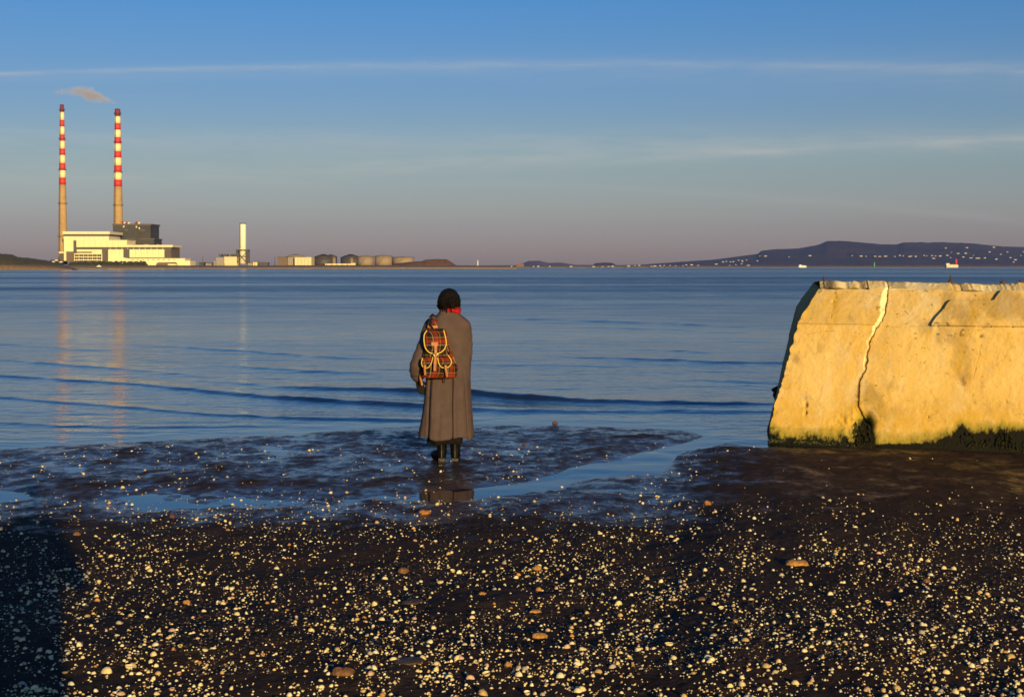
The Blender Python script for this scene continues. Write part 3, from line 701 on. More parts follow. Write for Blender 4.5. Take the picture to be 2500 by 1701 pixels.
MB().lathe((0, 0), [(3.3 * k, 17 * k), (3.3 * k, 17.5 * k), (1.9 * k, 17.6 * k), (1.9 * k, 19.6 * k), (.2, 20.6 * k)], 16).build('lantern', M['light_red'], lh)
MB().box(-25 * k, 3.6 * k, -6, 8, -1, 5.2 * k).build('stone_base', M['stone_base'], lh); MB().box(-25.5 * k, -17 * k, -5, 7, 5.2 * k, 9.3 * k).build('keeper_hut', M['stone_base'], lh); MB().box(-17 * k, -5 * k, -7, -6.1, 5.2 * k, 6.4 * k).build('parapet', M['stone_base'], lh)
MB().lathe((0, 0), [(4.2 * k, 5.2 * k), (4.2 * k, 6.1 * k)], 16).build('plinth', M['stone_base'], lh)
gl = thing('green_lighthouse', 'small green lighthouse tower in the water before the headland', 'lighthouse', at(2134.5, 652.4, 4200)); k = 4200 / F
MB().lathe((0, 0), [(1.8 * k, -1), (1.4 * k, 9.5 * k)], 14).build('tower', M['light_green'], gl, True); MB().lathe((0, 0), [(1.9 * k, 9.5 * k), (1.9 * k, 10 * k), (1.0 * k, 10.1 * k), (1.0 * k, 12 * k), (.1, 12.8 * k)], 14).build('lantern', M['light_green'], gl)
fb = thing('ferry_boat', 'small white ferry under way left of the green lighthouse', 'boat', at(1959, 652.3, 4400)); k = 4400 / F
mb = MB(); hull = [(-10 * k, 0), (-8 * k, -3.0), (6 * k, -3.2), (10 * k, 0), (6 * k, 3.2), (-8 * k, 3.0)]
mb.v = [(x, y, -1) for x, y in hull] + [(x * 1.05, y * 1.1, 3.2 * k) for x, y in hull]; n = 6; mb.f = [list(range(n))[::-1], list(range(n, 2 * n))] + [[i, (i + 1) % n, (i + 1) % n + n, i + n] for i in range(n)]
mb.build('hull', M['boat_white'], fb); MB().box(-8 * k, -2.5 * k, -2, 2, 3.2 * k, 5.8 * k).build('wheelhouse', M['boat_white'], fb); MB().box(-2 * k, 7 * k, -2, 2, 3.2 * k, 4.2 * k).build('deck_cabin', M['stone_base'], fb)
MB().tube([(-5 * k, 0, 5.8 * k), (-5 * k, 0, 8 * k)], .3, 5).build('mast', M['steel_dark'], fb)

# houses scattered on the headland and the far coast
def hill_point(px, py, d0=8600, d1=9900, pw=.75):
    top = POLY(HOWTH, px); ft = 653.3; t = np.clip((py - ft) / (top - ft), 0, 1) ** (1 / pw)
    return at(px, py, d0 + (d1 - d0) * t - 45)
rr = random.Random(5)
Q = lambda x, y: (1800 + x / 3.32, 560 + y / 3.32)
HOUSES = []
for x, w in ((1005, 9), (1045, 5), (1118, 7), (1155, 8), (1202, 10), (1278, 5), (1318, 6), (1345, 4), (1398, 9), (1412, 5), (1447, 7), (1515, 5), (1535, 4), (1578, 6), (1607, 5), (1645, 8), (1703, 8), (930, 4), (590, 9)): HOUSES.append((*Q(x, 211 + rr.uniform(-4, 6)), w))
for x, y, w in ((1592, 232, 11), (1730, 226, 5), (1790, 192, 7), (1852, 190, 7), (1832, 221, 7), (1895, 228, 9), (1950, 230, 13), (2008, 228, 7), (2045, 180, 6), (2080, 142, 7), (1862, 145, 6), (2100, 238, 8), (2137, 198, 5), (2190, 180, 5), (2215, 226, 6), (2255, 243, 8), (2240, 262, 5), (2320, 178, 5), (2300, 208, 4), (1915, 208, 4), (1690, 148, 5), (1738, 183, 4), (230, 213, 8), (185, 213, 5), (165, 252, 5), (420, 220, 4), (90, 288, 9), (40, 250, 6), (10, 246, 6), (75, 245, 4), (35, 275, 5)): HOUSES.append((*Q(x, y), w))
X3 = lambda x, y: (1100 + x / 3.058, 560 + y / 3.058)
for x, y, w in ((2035, 240, 7), (2060, 236, 5), (2090, 240, 6), (2112, 238, 6), (2150, 228, 4), (1985, 257, 9), (2085, 266, 5), (2220, 266, 7), (1850, 268, 9), (1800, 262, 8), (1760, 262, 6), (1735, 268, 4), (1595, 266, 4), (1565, 268, 6), (1525, 271, 10), (1500, 273, 5), (1410, 266, 6), (1378, 270, 4), (1330, 271, 9), (1210, 272, 8), (1180, 274, 6), (1135, 274, 5), (1068, 275, 8), (900, 274, 8), (740, 272, 5), (655, 273, 7), (620, 274, 5), (455, 274, 6), (420, 276, 5), (2290, 232, 5), (2180, 240, 4), (2130, 260, 4), (1680, 268, 4), (1640, 266, 4)): HOUSES.append((*X3(x, y), w))
proto = None; HC = []
for i, (px, py, w) in enumerate(HOUSES):
    coast = px < 1700 and py > 645.5
    p = at(px, py + 1.2, 6260) if coast else hill_point(px, py + 1.2)
    k = p.y / F
    if proto is None:
        t = thing('house', 'x', 'house', p, 'white houses along the far coast'); proto = t
        wv = [(-.5, 0, -.25), (.5, 0, -.25), (.5, .6, -.25), (-.5, .6, -.25), (-.5, 0, .36), (.5, 0, .36), (.5, .6, .36), (-.5, .6, .36)]
        wall_me = bpy.data.meshes.new('house_wall'); wall_me.from_pydata(wv, [], [(0, 1, 5, 4), (1, 2, 6, 5), (2, 3, 7, 6), (3, 0, 4, 7)]); wall_me.materials.append(M['house_white'])
        rv = [(-.52, -.03, .34), (.52, -.03, .34), (.52, .63, .34), (-.52, .63, .34), (-.52, .3, .52), (.52, .3, .52)]
        roof_me = bpy.data.meshes.new('house_roof'); roof_me.from_pydata(rv, [], [(0, 1, 5, 4), (2, 3, 4, 5), (1, 2, 5), (3, 0, 4), (0, 3, 2, 1)]); roof_me.materials.append(M['house_roof'])
        wo_ = link(bpy.data.objects.new('wall', wall_me), t); ro_ = link(bpy.data.objects.new('roof', roof_me), t)
    else:
        t = proto.copy(); S.collection.objects.link(t); t.location = p
        for ch in (wo_, ro_):
            c_ = ch.copy(); S.collection.objects.link(c_); c_.parent = t
    h = min(w * .5, 3.4) + rr.uniform(0, .8)
    t.scale = (w * k * .8, 9 * k * .6, h * k * .95); t.rotation_euler = (0, 0, rr.uniform(-.25, .45))
    marks_ = ((1446, 'wooded spit'), (1959, 'white ferry'), (2134, 'green lighthouse'), (2334, 'red lighthouse'))
    mk = min(marks_, key=lambda q_: abs(q_[0] - px)); sd = 'left' if px < mk[0] else 'right'
    if coast: lab, g = f'tiny pale house on the low coast {sd} of the {mk[1]}', 'pale houses on the low coast'
    elif px < 1960: lab, g = f'small pale house on the headland shoulder {sd} of the {mk[1]}', 'pale houses on the shoulder of the headland'
    elif 618 < py < 627.5 and px < 2320: lab, g = f'white house in the long headland row {sd} of the {mk[1]}', 'row of white houses on the headland'
    else: lab, g = f'white house {"high" if py < 618 else "low"} on the headland slope {sd} of the {mk[1]}', 'white houses on the eastern headland slope'
    HC.append((t, lab, abs(px - mk[0])))
    t['label'] = lab; t['group'] = g

singled(HC)
# smoke drifting from the right chimney
def m_smoke():
    m = bpy.data.materials.new('smoke'); m.use_nodes = True; n = NT(m.node_tree); n.n.clear()
    o = n.node('ShaderNodeOutputMaterial'); pv = n.node('ShaderNodeVolumePrincipled'); pv.inputs['Color'].default_value = (.46, .43, .46, 1); pv.inputs['Anisotropy'].default_value = -.35
    v = n.node('ShaderNodeTexCoord').outputs['Object']; x, y, z = n.xyz(v)
    # a plume along local -x: centre line and half-width change with x in 0..1
    t = n.rng(x, -1, 1, 1, 0)
    cz = n.ramp(t, [(0, (.0, 0, 0)), (.35, (.36,) * 3), (.62, (.52,) * 3), (.8, (.50,) * 3), (1, (.48,) * 3)])
    hw = n.ramp(t, [(0, (.06,) * 3), (.12, (.13,) * 3), (.42, (.30,) * 3), (.62, (.20,) * 3), (.8, (.16,) * 3), (1, (.10,) * 3)])
    zc = n.sub(n.mul(n.add(z, 1), .5), n.add(n.mul(n.xyz(cz)[0], .9), .12))
    wob = n.mul(n.sub(n.noise(n.mapping(v, (2.2, .9, .9)), 2.2, 5, .65), .5), .55)
    rad = n.m('SQRT', n.add(n.m('POWER', n.div(zc, n.xyz(hw)[0]), 2.0), n.m('POWER', n.div(n.mul(y, .45), n.xyz(hw)[0]), 2.0)))
    dn = n.m('SUBTRACT', 1.0, n.add(rad, n.mul(wob, 3.6)), clamp=True)
    fade = n.ramp(t, [(0, (.0,) * 3), (.05, (.45,) * 3), (.3, (1,) * 3), (.6, (.75,) * 3), (.72, (.38,) * 3), (.9, (.26,) * 3), (1, (0,) * 3)])
    n.l.new(n.mul(n.mul(n.mul(dn, n.xyz(fade)[0]), n.rng(n.noise(n.mapping(v, (3.2, 1.2, 1.4)), 3.4, 5, .7), .34, .60)), .38), pv.inputs['Density']); n.l.new(pv.outputs[0], o.inputs['Volume'])
    return m
a = at(126, 262, 1905); b = at(284, 262, 1905); zt_ = at(126, 196, 1905).z
mb = MB().box(-1, 1, -1, 1, -1, 1); sm = mb.build('smoke', m_smoke()); sm.location = ((a.x + b.x) / 2, 1905, (a.z + zt_) / 2); sm.scale = ((b.x - a.x) / 2, 12, (zt_ - a.z) / 2)
tag(sm, 'thin pinkish smoke plume drifting from the right chimney top', 'smoke', kind='stuff')

# ------------------------------------------------------------------ sea wall
def m_wall():
    m = bpy.data.materials.new('weathered_whitewash'); m.use_nodes = True; n = NT(m.node_tree); p = n.n['Principled BSDF']
    p.inputs['Roughness'].default_value = .85; p.inputs['Specular IOR Level'].default_value = .25
    pos = n.node('ShaderNodeNewGeometry').outputs['Position']
    big = n.rng(n.noise(n.mapping(pos, (1, 1, .55)), 1.7, 5, .6), .38, .64)
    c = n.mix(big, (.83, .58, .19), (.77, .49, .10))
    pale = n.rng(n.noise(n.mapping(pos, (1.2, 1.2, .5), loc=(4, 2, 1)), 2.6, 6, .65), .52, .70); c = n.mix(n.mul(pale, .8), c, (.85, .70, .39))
    run = n.rng(n.noise(n.mapping(pos, (5, 5, .45)), 2.0, 5, .6), .56, .74); c = n.mix(n.mul(run, .7), c, (.60, .33, .04))
    gry = n.rng(n.noise(n.mapping(pos, (1, 1, .8), loc=(9, 3, 5)), 3.4, 7, .75), .60, .72); c = n.mix(n.mul(gry, .8), c, (.36, .29, .17))
    peel = n.rng(n.noise(n.mapping(pos, (1, 1, .7), loc=(2, 7, 3)), 5.0, 8, .78), .50, .545); c = n.mix(n.mul(peel, n.rng(big, .2, .8, .12, .5)), c, (.68, .48, .20))
    sp = n.rng(n.noise(pos, 20, 4, .7), .64, .70); c = n.mix(n.mul(sp, .7), c, (.14, .085, .035))
    grain = n.rng(n.noise(pos, 90, 3, .7), .3, .7); c = n.mix(n.mul(grain, .18), c, (.38, .27, .13))
    c = n.mix(n.attr('bright').outputs['Fac'], c, (.88, .78, .46))
    c = n.mix(n.attr('dirt_shade').outputs['Fac'], c, (.085, .055, .028))  # dirt, together with shade painted into recesses and the end face
    yel = n.attr('ochre').outputs['Fac']; c = n.mix(n.mul(yel, n.rng(n.noise(pos, 7, 5, .65), .3, .62)), c, (.60, .36, .035))
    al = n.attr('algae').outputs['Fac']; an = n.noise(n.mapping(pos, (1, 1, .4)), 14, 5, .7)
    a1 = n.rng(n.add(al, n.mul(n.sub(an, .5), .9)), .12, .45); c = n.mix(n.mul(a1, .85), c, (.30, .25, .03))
    an2 = n.noise(n.mapping(pos, (1, 1, .35)), 26, 4, .7)
    a2 = n.rng(n.add(al, n.add(n.mul(n.sub(an, .5), 1.0), n.mul(n.sub(an2, .5), .5))), .46, .70); c = n.mix(a2, c, (.008, .008, .003))
    n.l.new(c, p.inputs['Base Color'])
    b = n.node('ShaderNodeBump'); b.inputs['Strength'].default_value = .6; b.inputs['Distance'].default_value = .012
    n.l.new(n.add(n.noise(pos, 30, 6, .7), n.mul(n.noise(pos, 6, 4, .6), 1.6)), b.inputs['Height']); n.l.new(b.outputs[0], p.inputs['Normal'])
    return m
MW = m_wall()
KX = lambda x: 1850 + np.asarray(x, float) / 3.294
KY = lambda y: 660 + np.asarray(y, float) / 3.294
LV = [  # left end and right (photo edge) of each level: base, foot turn, mid line, top front
    (ground(1868, 1110, -.12), Vector((0, 0, 0))),
]
def lvl(pl, dl, pr, dr_): return at(pl[0], pl[1], dl), at(pr[0], pr[1], dr_)
base_l, base_r = lvl((1873, 1100), 15.20, (2500, 1150), 14.02)
foot_l, foot_r = lvl((1880, 1042), 15.42, (2500, 1062), 14.14)
mid_l, mid_r = lvl((1948, 796), 15.68, (2500, 803), 14.38)
top_l, top_r = lvl((2003, 703), 15.92, (2500, 707), 14.62)
def level_at(t, s):
    """t 0 base .. 1 top; s 0 left end .. 1 photo edge .. beyond"""
    ks = np.array([0, .10, .70, 1.0])
    out = []
    for i in range(3):
        l = np.interp(t, ks, [q_[i] for q_ in (base_l, foot_l, mid_l, top_l)]); r_ = np.interp(t, ks, [q_[i] for q_ in (base_r, foot_r, mid_r, top_r)])
        out.append(l + (r_ - l) * s)
    return out
ss = np.concatenate([np.linspace(0, 1.04, 460), np.linspace(1.06, 3.0, 60)]); ts = np.linspace(0, 1, 300)
Sg, Tg = np.meshgrid(ss, ts)
WX, WY, WZ = level_at(Tg, Sg)
PU, PV = project(WX, WY, WZ)
zx = (PU - 1850) * 3.294; zy = (PV - 660) * 3.294
j = 20 * fbm(WX * 5, WZ * 5, 4, 70, .6) + 14 * fbm(WX * 20, WZ * 20, 3, 71)
CR = [(60, 1065), (150, 1050), (230, 1036), (300, 1022), (400, 985), (480, 945), (540, 905), (620, 880), (740, 870), (800, 850), (860, 830), (920, 815), (1040, 805), (1100, 808), (1150, 830), (1250, 850), (1400, 850), (1600, 850)]
BW = [(60, 20), (150, 28), (240, 44), (330, 46), (420, 46), (480, 26), (540, 16), (640, 30), (760, 32), (820, 26), (880, 14), (960, 6), (1100, 6), (1600, 6)]
xc = np.interp(zy + j, [p[0] for p in CR], [p[1] for p in CR]); bw = np.interp(zy, [p[0] for p in BW], [p[1] for p in BW]) * (.60 + .7 * fbm(WX * 0 + 2, WZ * 11, 4, 73)) * np.interp(zy, [440, 560], [1, .62])
mline = np.interp(zx, [330, 930, 1400, 2141, 3000], [434, 445, 452, 461, 472]) + 2 * fbm(WX * 6, WX * 0, 3, 72)
upper = zy < mline
dd = zx - xc + j * .8
left = sstep(0, 1, (-bw - dd) / 3 + .5)                      # the intact render left of the break
band = np.clip((dd + bw) / np.maximum(bw, 1), 0, 1)          # 0 at its lip, 1 at the groove
hL = np.where(upper, .034, .022)
h = np.where(dd < 0, hL * (1 - band), 0.0)
h = h - .028 * np.exp(-((dd - 4) / 5.5) ** 2) * np.interp(zy, [100, 200, 1000, 1120], [.6, 1, 1, 1.6])
# second break: bare patch between the two, render proud again right of it
C2 = [(150, 1960), (170, 1960), (200, 1935), (245, 1905), (250, 1560), (262, 1535), (300, 1512), (340, 1482), (390, 1432), (445, 1396), (470, 1390)]
x2 = np.interp(zy + j * .5, [p[0] for p in C2], [p[1] for p in C2])
plate = upper & (zx > x2 + j * .5) & (zy > 168 + .6 * j)
h = np.where(upper & (dd > 8), np.where(plate, .036, 0.0), h)
h = h + np.where(~upper & (dd > 0), .014 * sstep(0, 260, dd), 0)
h = h - .012 * np.exp(-((zy - mline) / 2.6) ** 2) * np.where((zx < 940) | (zx > 1385), 1, .3)
# broken lip under the capping
rag = 14 * fbm(WX * 7, WX * 0 + 5, 4, 75)
lip = (zy < 150 + rag) & (zy > 128)
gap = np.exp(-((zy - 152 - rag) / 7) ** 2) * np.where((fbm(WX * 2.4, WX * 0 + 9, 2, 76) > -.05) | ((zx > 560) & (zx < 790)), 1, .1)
h = h - .05 * gap
h = h + .004 * fbm(WX * 4, WZ * 4, 4, 77) + .0022 * fbm(WX * 22, WZ * 22, 3, 78)
bare = sstep(.05, .3, fbm(WX * 2.2, WZ * 2.2, 4, 87)) * upper * (dd > 8) * ~plate
h = h - .010 * bare + .006 * bare * fbm(WX * 30, WZ * 30, 3, 88)
pit = fbm(WX * 20, WZ * 20, 3, 89)
# hollow and crumbled concrete at the foot of the crack
hole = np.exp(-((zx - 855) / 62) ** 2) * sstep(1090, 1240, zy)
h = h - .11 * hole
crum = np.exp(-((zx - 800) / 150) ** 2) * sstep(1050, 1250, zy)
h = h + crum * .035 * fbm(WX * 16, WZ * 16, 3, 79)
# rounded foot that is eaten away
h = h - .05 * sstep(1290, 1400, zy + 20 * fbm(WX * 3, WX * 0, 3, 80)) * np.interp(zx, [80, 300, 900, 1300], [1, .8, .4, .0])
h = h - .03 * np.exp(-((zx - 390) / 14) ** 2 - ((zy - 1082) / 20) ** 2) - .03 * np.exp(-((zx - 388) / 12) ** 2 - ((zy - 1145) / 16) ** 2)
for a0, b0, q0, w0 in ((1790, 528, 18, .02), (1650, 905, 26, .012), (1500, 565, 6, .012), (610, 262, 8, .012), (1370, 1180, 8, .02)):
    h = h - w0 * np.exp(-((zx - a0) / q0) ** 2 - ((zy - b0) / (q0 * .8)) ** 2)
yaw = math.atan2(-(base_r.y - base_l.y), base_r.x - base_l.x); NX, NY = -math.sin(yaw), -math.cos(yaw)
slope = np.where(Tg > .7, .48, np.where(Tg > .1, .2, .35))
WX2 = WX + NX * h; WY2 = WY + NY * h; WZ2 = WZ + slope * h
# surface wear, plus shade painted dark at the lip, crack and seaward corner
bright = np.clip(np.where((dd < 0) & (dd > -bw), 1, 0) * np.interp(zy, [500, 640, 860, 900], [.85, .6, .35, 0]) + .5 * np.exp(-((zy - 160) / 14) ** 2) * (fbm(WX * 10, WZ * 10, 3, 81) > 0), 0, 1)
dirt_shade = np.clip(.75 * np.exp(-((zx - 600 + (zy - 130) * .4) / 52) ** 2 - ((zy - 128) / 26) ** 2) + .9 * np.exp(-((dd - 3) / np.interp(zy, [0, 800, 1100], [4, 8, 14])) ** 2) * np.interp(zy, [300, 700], [.55, 1]) + .8 * np.exp(-((zx - 390) / 12) ** 2 - ((zy - 1082) / 18) ** 2)
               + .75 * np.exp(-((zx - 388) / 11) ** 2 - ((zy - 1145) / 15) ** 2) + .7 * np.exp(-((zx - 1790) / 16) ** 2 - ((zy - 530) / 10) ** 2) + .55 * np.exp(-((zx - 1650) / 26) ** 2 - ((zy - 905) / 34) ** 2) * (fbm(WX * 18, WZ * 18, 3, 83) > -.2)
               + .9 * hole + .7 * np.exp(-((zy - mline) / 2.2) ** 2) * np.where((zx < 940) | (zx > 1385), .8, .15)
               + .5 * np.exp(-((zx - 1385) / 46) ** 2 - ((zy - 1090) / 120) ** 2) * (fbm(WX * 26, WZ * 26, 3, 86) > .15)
               + .85 * gap + .55 * sstep(.50, .62, pit) * sstep(.0, .3, fbm(WX * 1.5, WZ * 1.5, 3, 95)) + .8 * np.exp(-((zx - 95) / 60) ** 2) * sstep(1270, 1360, zy)  # lip gap and lower corner: dark tone painted in for shade
               + .35 * sstep(.25, .5, fbm(WX * 3.0 + 4, WZ * 2.0, 5, 96)), 0, 1)
aline = np.interp(zx, [80, 200, 600, 700, 900, 1000, 1300, 1560, 1640, 1750, 1900, 2141, 2600], [1225, 1300, 1300, 1290, 1310, 1330, 1330, 1300, 1225, 1270, 1255, 1265, 1300])
algae = np.clip((zy - aline + 75) / 165, 0, 1) * np.interp(zx, [80, 700, 1000, 1300, 1560, 2100], [.95, .75, .62, .68, 1.0, 1.1])
algae = np.maximum(algae, .95 * np.exp(-((zx - 860) / 70) ** 2) * sstep(1110, 1230, zy))
algae = np.maximum(algae, sstep(1350, 1420, zy))
def hair(p0, p1, w_=2.2):
    ex, ey = p1[0] - p0[0], p1[1] - p0[1]; L2 = ex * ex + ey * ey; t_ = np.clip(((zx - p0[0]) * ex + (zy - p0[1]) * ey) / L2, 0, 1)
    return np.exp(-(np.hypot(zx + j * .5 - p0[0] - t_ * ex, zy + j * .4 - p0[1] - t_ * ey) / w_) ** 2)
for a0, b0 in (((760, 195), (830, 270)), ((895, 190), (990, 225)), ((1425, 520), (1690, 530)), ((1800, 600), (1735, 880)), ((640, 205), (585, 430)), ((340, 525), (560, 490)), ((560, 490), (800, 500))):
    hc_ = hair(a0, b0); dirt_shade = np.clip(dirt_shade + .75 * hc_, 0, 1); WX2 = WX2 - NX * .006 * hc_; WY2 = WY2 - NY * .006 * hc_
rust = np.clip(sum(a_ * np.exp(-((zx - c_ + .15 * (zy - y0_) + j * .6) / w_) ** 2) * sstep(y0_, y0_ + 40, zy) * (1 - sstep(y1_ - 80, y1_, zy)) for c_, w_, y0_, y1_, a_ in ((650, 22, 190, 470, .8), (1745, 26, 250, 470, .8), (1660, 40, 470, 900, .9), (530, 30, 470, 700, .6), (1385, 30, 460, 700, .5), (2040, 40, 470, 800, .6))), 0, 1)
edge = np.exp(-Sg / .012); WX2 = WX2 + edge * .022 * fbm(WZ * 14, WZ * 0 + 2, 4, 97); WZ2 = WZ2
ochre = np.clip(sstep(900, 1250, zy) * .8 + np.exp(-((zx - 730) / 90) ** 2 - ((zy - 1200) / 90) ** 2) + rust, 0, 1)
wall = thing('sea_wall', 'broad sunlit whitewashed concrete sea wall with a long crack on the beach', 'sea wall', (base_l.x, base_l.y, 0)); WL = Vector(wall.location)
gridobj('face', WX2 - WL.x, WY2 - WL.y, WZ2, MW, wall, True, {'bright': bright, 'dirt_shade': dirt_shade, 'algae': algae, 'ochre': ochre})
# end face, towards the sea: from the front arris to the far silhouette
fx, fy, fz = WX2[:, 0], WY2[:, 0], WZ2[:, 0]
END = [(0, (1871, 1100)), (.10, (1873, 1046)), (.36, (1899, 945)), (.62, (1927, 815)), (.72, (1931, 800)), (.74, (1944, 748)), (1.0, (1985, 690))]
epx = np.interp(ts, [e[0] for e in END], [e[1][0] for e in END]); epy = np.interp(ts, [e[0] for e in END], [e[1][1] for e in END])
bk = [at(a, b, dd_ + 1.35) for a, b, dd_ in zip(epx, epy, fy)]
kk = np.linspace(0, 1, 26)[None, :]
EX = fx[:, None] * (1 - kk) + np.array([p.x for p in bk])[:, None] * kk; EY = fy[:, None] * (1 - kk) + np.array([p.y for p in bk])[:, None] * kk; EZ = fz[:, None] * (1 - kk) + np.array([p.z for p in bk])[:, None] * kk
en = .012 * fbm(EY * 6, EZ * 6, 4, 90) * np.minimum(1, kk * 8); EX = EX + en
za = np.clip((.35 - EZ) / .3, 0, 1)
gridobj('end_face', (EX - WL.x)[:, ::-1], (EY - WL.y)[:, ::-1], EZ[:, ::-1], MW, wall, True, {'bright': EX * 0, 'dirt_shade': EX * 0 + .5, 'algae': za[:, ::-1], 'ochre': EX * 0})  # even dark tone painted over this end for its shade
# capping along the top, with a rough leading edge
tx, ty, tz = WX2[-1], WY2[-1], WZ2[-1]
bx = np.array([bk[-1].x + (s_ / 1.0) * (top_r.x - top_l.x) for s_ in ss]); by = np.array([bk[-1].y + s_ * (top_r.y - top_l.y) for s_ in ss]); bz = np.full(len(ss), bk[-1].z)
kk = np.array([0, .012, .025, .04, .055, .07, .085, .1, .13, .2, .3, .45, .6, .75, .9, 1.0])[:, None]
CX = tx[None] * (1 - kk) + bx[None] * kk; CY = ty[None] * (1 - kk) + by[None] * kk; CZ = tz[None] * (1 - kk) + bz[None] * kk
CZ = CZ + (.005 * fbm(CX * 6, CY * 6, 4, 91) + .008 * fbm(CX * 1.7, CY * 1.7, 3, 92) + .010 * fbm(CX * 26, CY * 26, 3, 98)) * np.minimum(1, kk * 12) + np.interp(kk, [0, .1, .14, 1], [0, .062, .064, 0])
cu, _ = project(CX, CY, CZ)
cd = np.clip(.85 * np.exp(-((cu - 2026) / 16) ** 2) * (kk < .7) + .4 * (fbm(CX * 5, CY * 5, 4, 93) > .25), 0, 1)
gridobj('capping', CX - WL.x, CY - WL.y, CZ, MW, wall, True, {'bright': np.clip(.45 + .6 * fbm(CX * 3, CY * 3, 3, 94), 0, 1), 'dirt_shade': cd, 'algae': CX * 0, 'ochre': CX * 0})
BX = np.stack([bx, bx + .35]); BY = np.stack([by, by + .6]); BZ = np.stack([bz, bz * 0 - .4])
gridobj('back_face', BX - WL.x, BY - WL.y, BZ, MW, wall, True, {'bright': BX * 0, 'dirt_shade': BX * 0 + .1, 'algae': BX * 0, 'ochre': BX * 0})
def stub(px, py0, py1, d_, r_):
    b = at(px, py0, d_); t_ = at(px, py1, d_); hgt = t_.z - b.z
    MB().tube([b - WL - Vector((0, 0, .04)), b - WL + Vector((.004, 0, hgt * .45)), t_ - WL], [r_ * 1.5, r_, r_ * .35], 7).build('iron_stub', M['rust'], wall)
    MB().tube([b - WL - Vector((0, 0, .03)), b - WL + Vector((0, 0, .012))], r_ * 2.2, 8).build('stub_base', M['rust'], wall)
stub(2011, 692, 674, 16.4, .016); stub(2320, 688, 671, 15.6, .011); stub(2447, 690, 682, 15.3, .012); stub(2490, 692, 684, 15.2, .02)
p = at(1889, 952, 16.7) - WL
MB().tube([p + Vector((.1, .1, .02)), p + Vector((.0, 0, .0)), p + Vector((-.025, 0, .005))], [.04, .028, .012], 7).build('iron_bracket', M['rust'], wall)
MB().tube([p + Vector((.03, 0, .0)), p + Vector((.005, 0, -.06)), p + Vector((.03, 0, -.14))], [.026, .02, .008], 7).build('iron_bracket', M['rust'], wall)

# seaweed fringe on the foot of the wall
M['weed'] = mat('bladder_weed', (.010, .012, .004), .8, .5, 8, colour2=(.022, .02, .006), spec=.2)
M['weed_green'] = mat('gut_weed', (.05, .06, .012), .5, .4, 8)
def weed(name, label, regions, m, seed, group):
    rr = random.Random(seed); mb = MB()
    for zx0, zx1, z_hi, z_lo, n, ln in regions:
        for _ in range(n):
            a = rr.uniform(zx0, zx1); env = math.sin(math.pi * (a - zx0) / (zx1 - zx0)) ** .5
            b = z_lo - (z_lo - z_hi) * rr.random() ** 1.6 * env
            px, py = 1850 + a / 3.294, 660 + b / 3.294
            # on the face: find its distance there
            k = (px - 1873) / (2500 - 1873); dist = 15.30 - 1.2 * k
            p = at(px, py, dist + .035 - rr.random() * .035)
            if p.z < .03: p.z = .03 + rr.random() * .03
            L = ln * rr.uniform(.5, 1.3); w = rr.uniform(.003, .009); sw = rr.uniform(-.05, .05)
            q0 = p; q1 = p + Vector((sw * .4, -.02 - .03 * rr.random(), -L * .5)); q2 = p + Vector((sw, -.02, -L))
            q1.z = max(q1.z, .0); q2.z = max(q2.z, -.02)
            mb.tube([q0, q1, q2], [w * .6, w, w * .3], 4)
    o = mb.build(name, m, None, True); return tag(o, label, 'seaweed', group, 'stuff')
weed('seaweed', 'dark seaweed clump hanging in the hollow at the foot of the crack', [(790, 925, 1200, 1430, 300, .05)], M['weed'], 3, 'seaweed on the wall foot')
weed('seaweed', 'dark green seaweed fringe along the wall foot beyond the pale stain', [(1600, 2100, 1340, 1480, 500, .05), (1250, 1700, 1385, 1455, 420, .035), (1600, 1760, 1290, 1440, 90, .05), (1650, 1900, 1355, 1490, 450, .05), (1880, 2090, 1300, 1490, 420, .06), (2050, 2400, 1350, 1500, 420, .05)], M['weed'], 4, 'seaweed on the wall foot')
weed('seaweed', 'thin brown weed fringe at the seaward corner of the wall', [(90, 200, 1320, 1400, 60, .03), (300, 780, 1385, 1410, 100, .02)], M['weed_green'], 5, 'seaweed on the wall foot')

# ------------------------------------------------------------------ person
def fabric(name, c, c2=None, rough=.9, weave=420.0, bump=.35):
    m = mat(name, c, rough, .2, 9.0, bump, weave, spec=.15, colour2=c2); return m
M['coat'] = fabric('grey_brown_wool', (.096, .067, .064), (.074, .052, .049))
M['skin'] = mat('skin', (.42, .25, .17), .55, .1, 20)
M['hair'] = mat('dark_hair', (.006, .0045, .0045), .65, .5, 60, .6, 160, spec=.15)
M['black_cloth'] = fabric('black_cloth', (.010, .009, .010))
M['boot'] = mat('black_leather', (.004, .0035, .0035), .6, .3, 20, .2, 60, spec=.08)
M['boot_brass'] = mat('worn_heel_leather', (.03, .018, .008), .45, .3, 30)
M['glove'] = fabric('dark_glove', (.016, .013, .013))
M['scarf'] = fabric('red_scarf', (.42, .012, .016), (.16, .006, .01))
M['piping'] = mat('yellow_piping', (.72, .52, .08), .5, .1, 30)
M['tan_leather'] = mat('tan_leather', (.42, .16, .035), .5, .35, 25, .2, 90)
M['brass'] = mat('brass_buckle', (.80, .60, .25), .25, .1, 30, metal=.8)
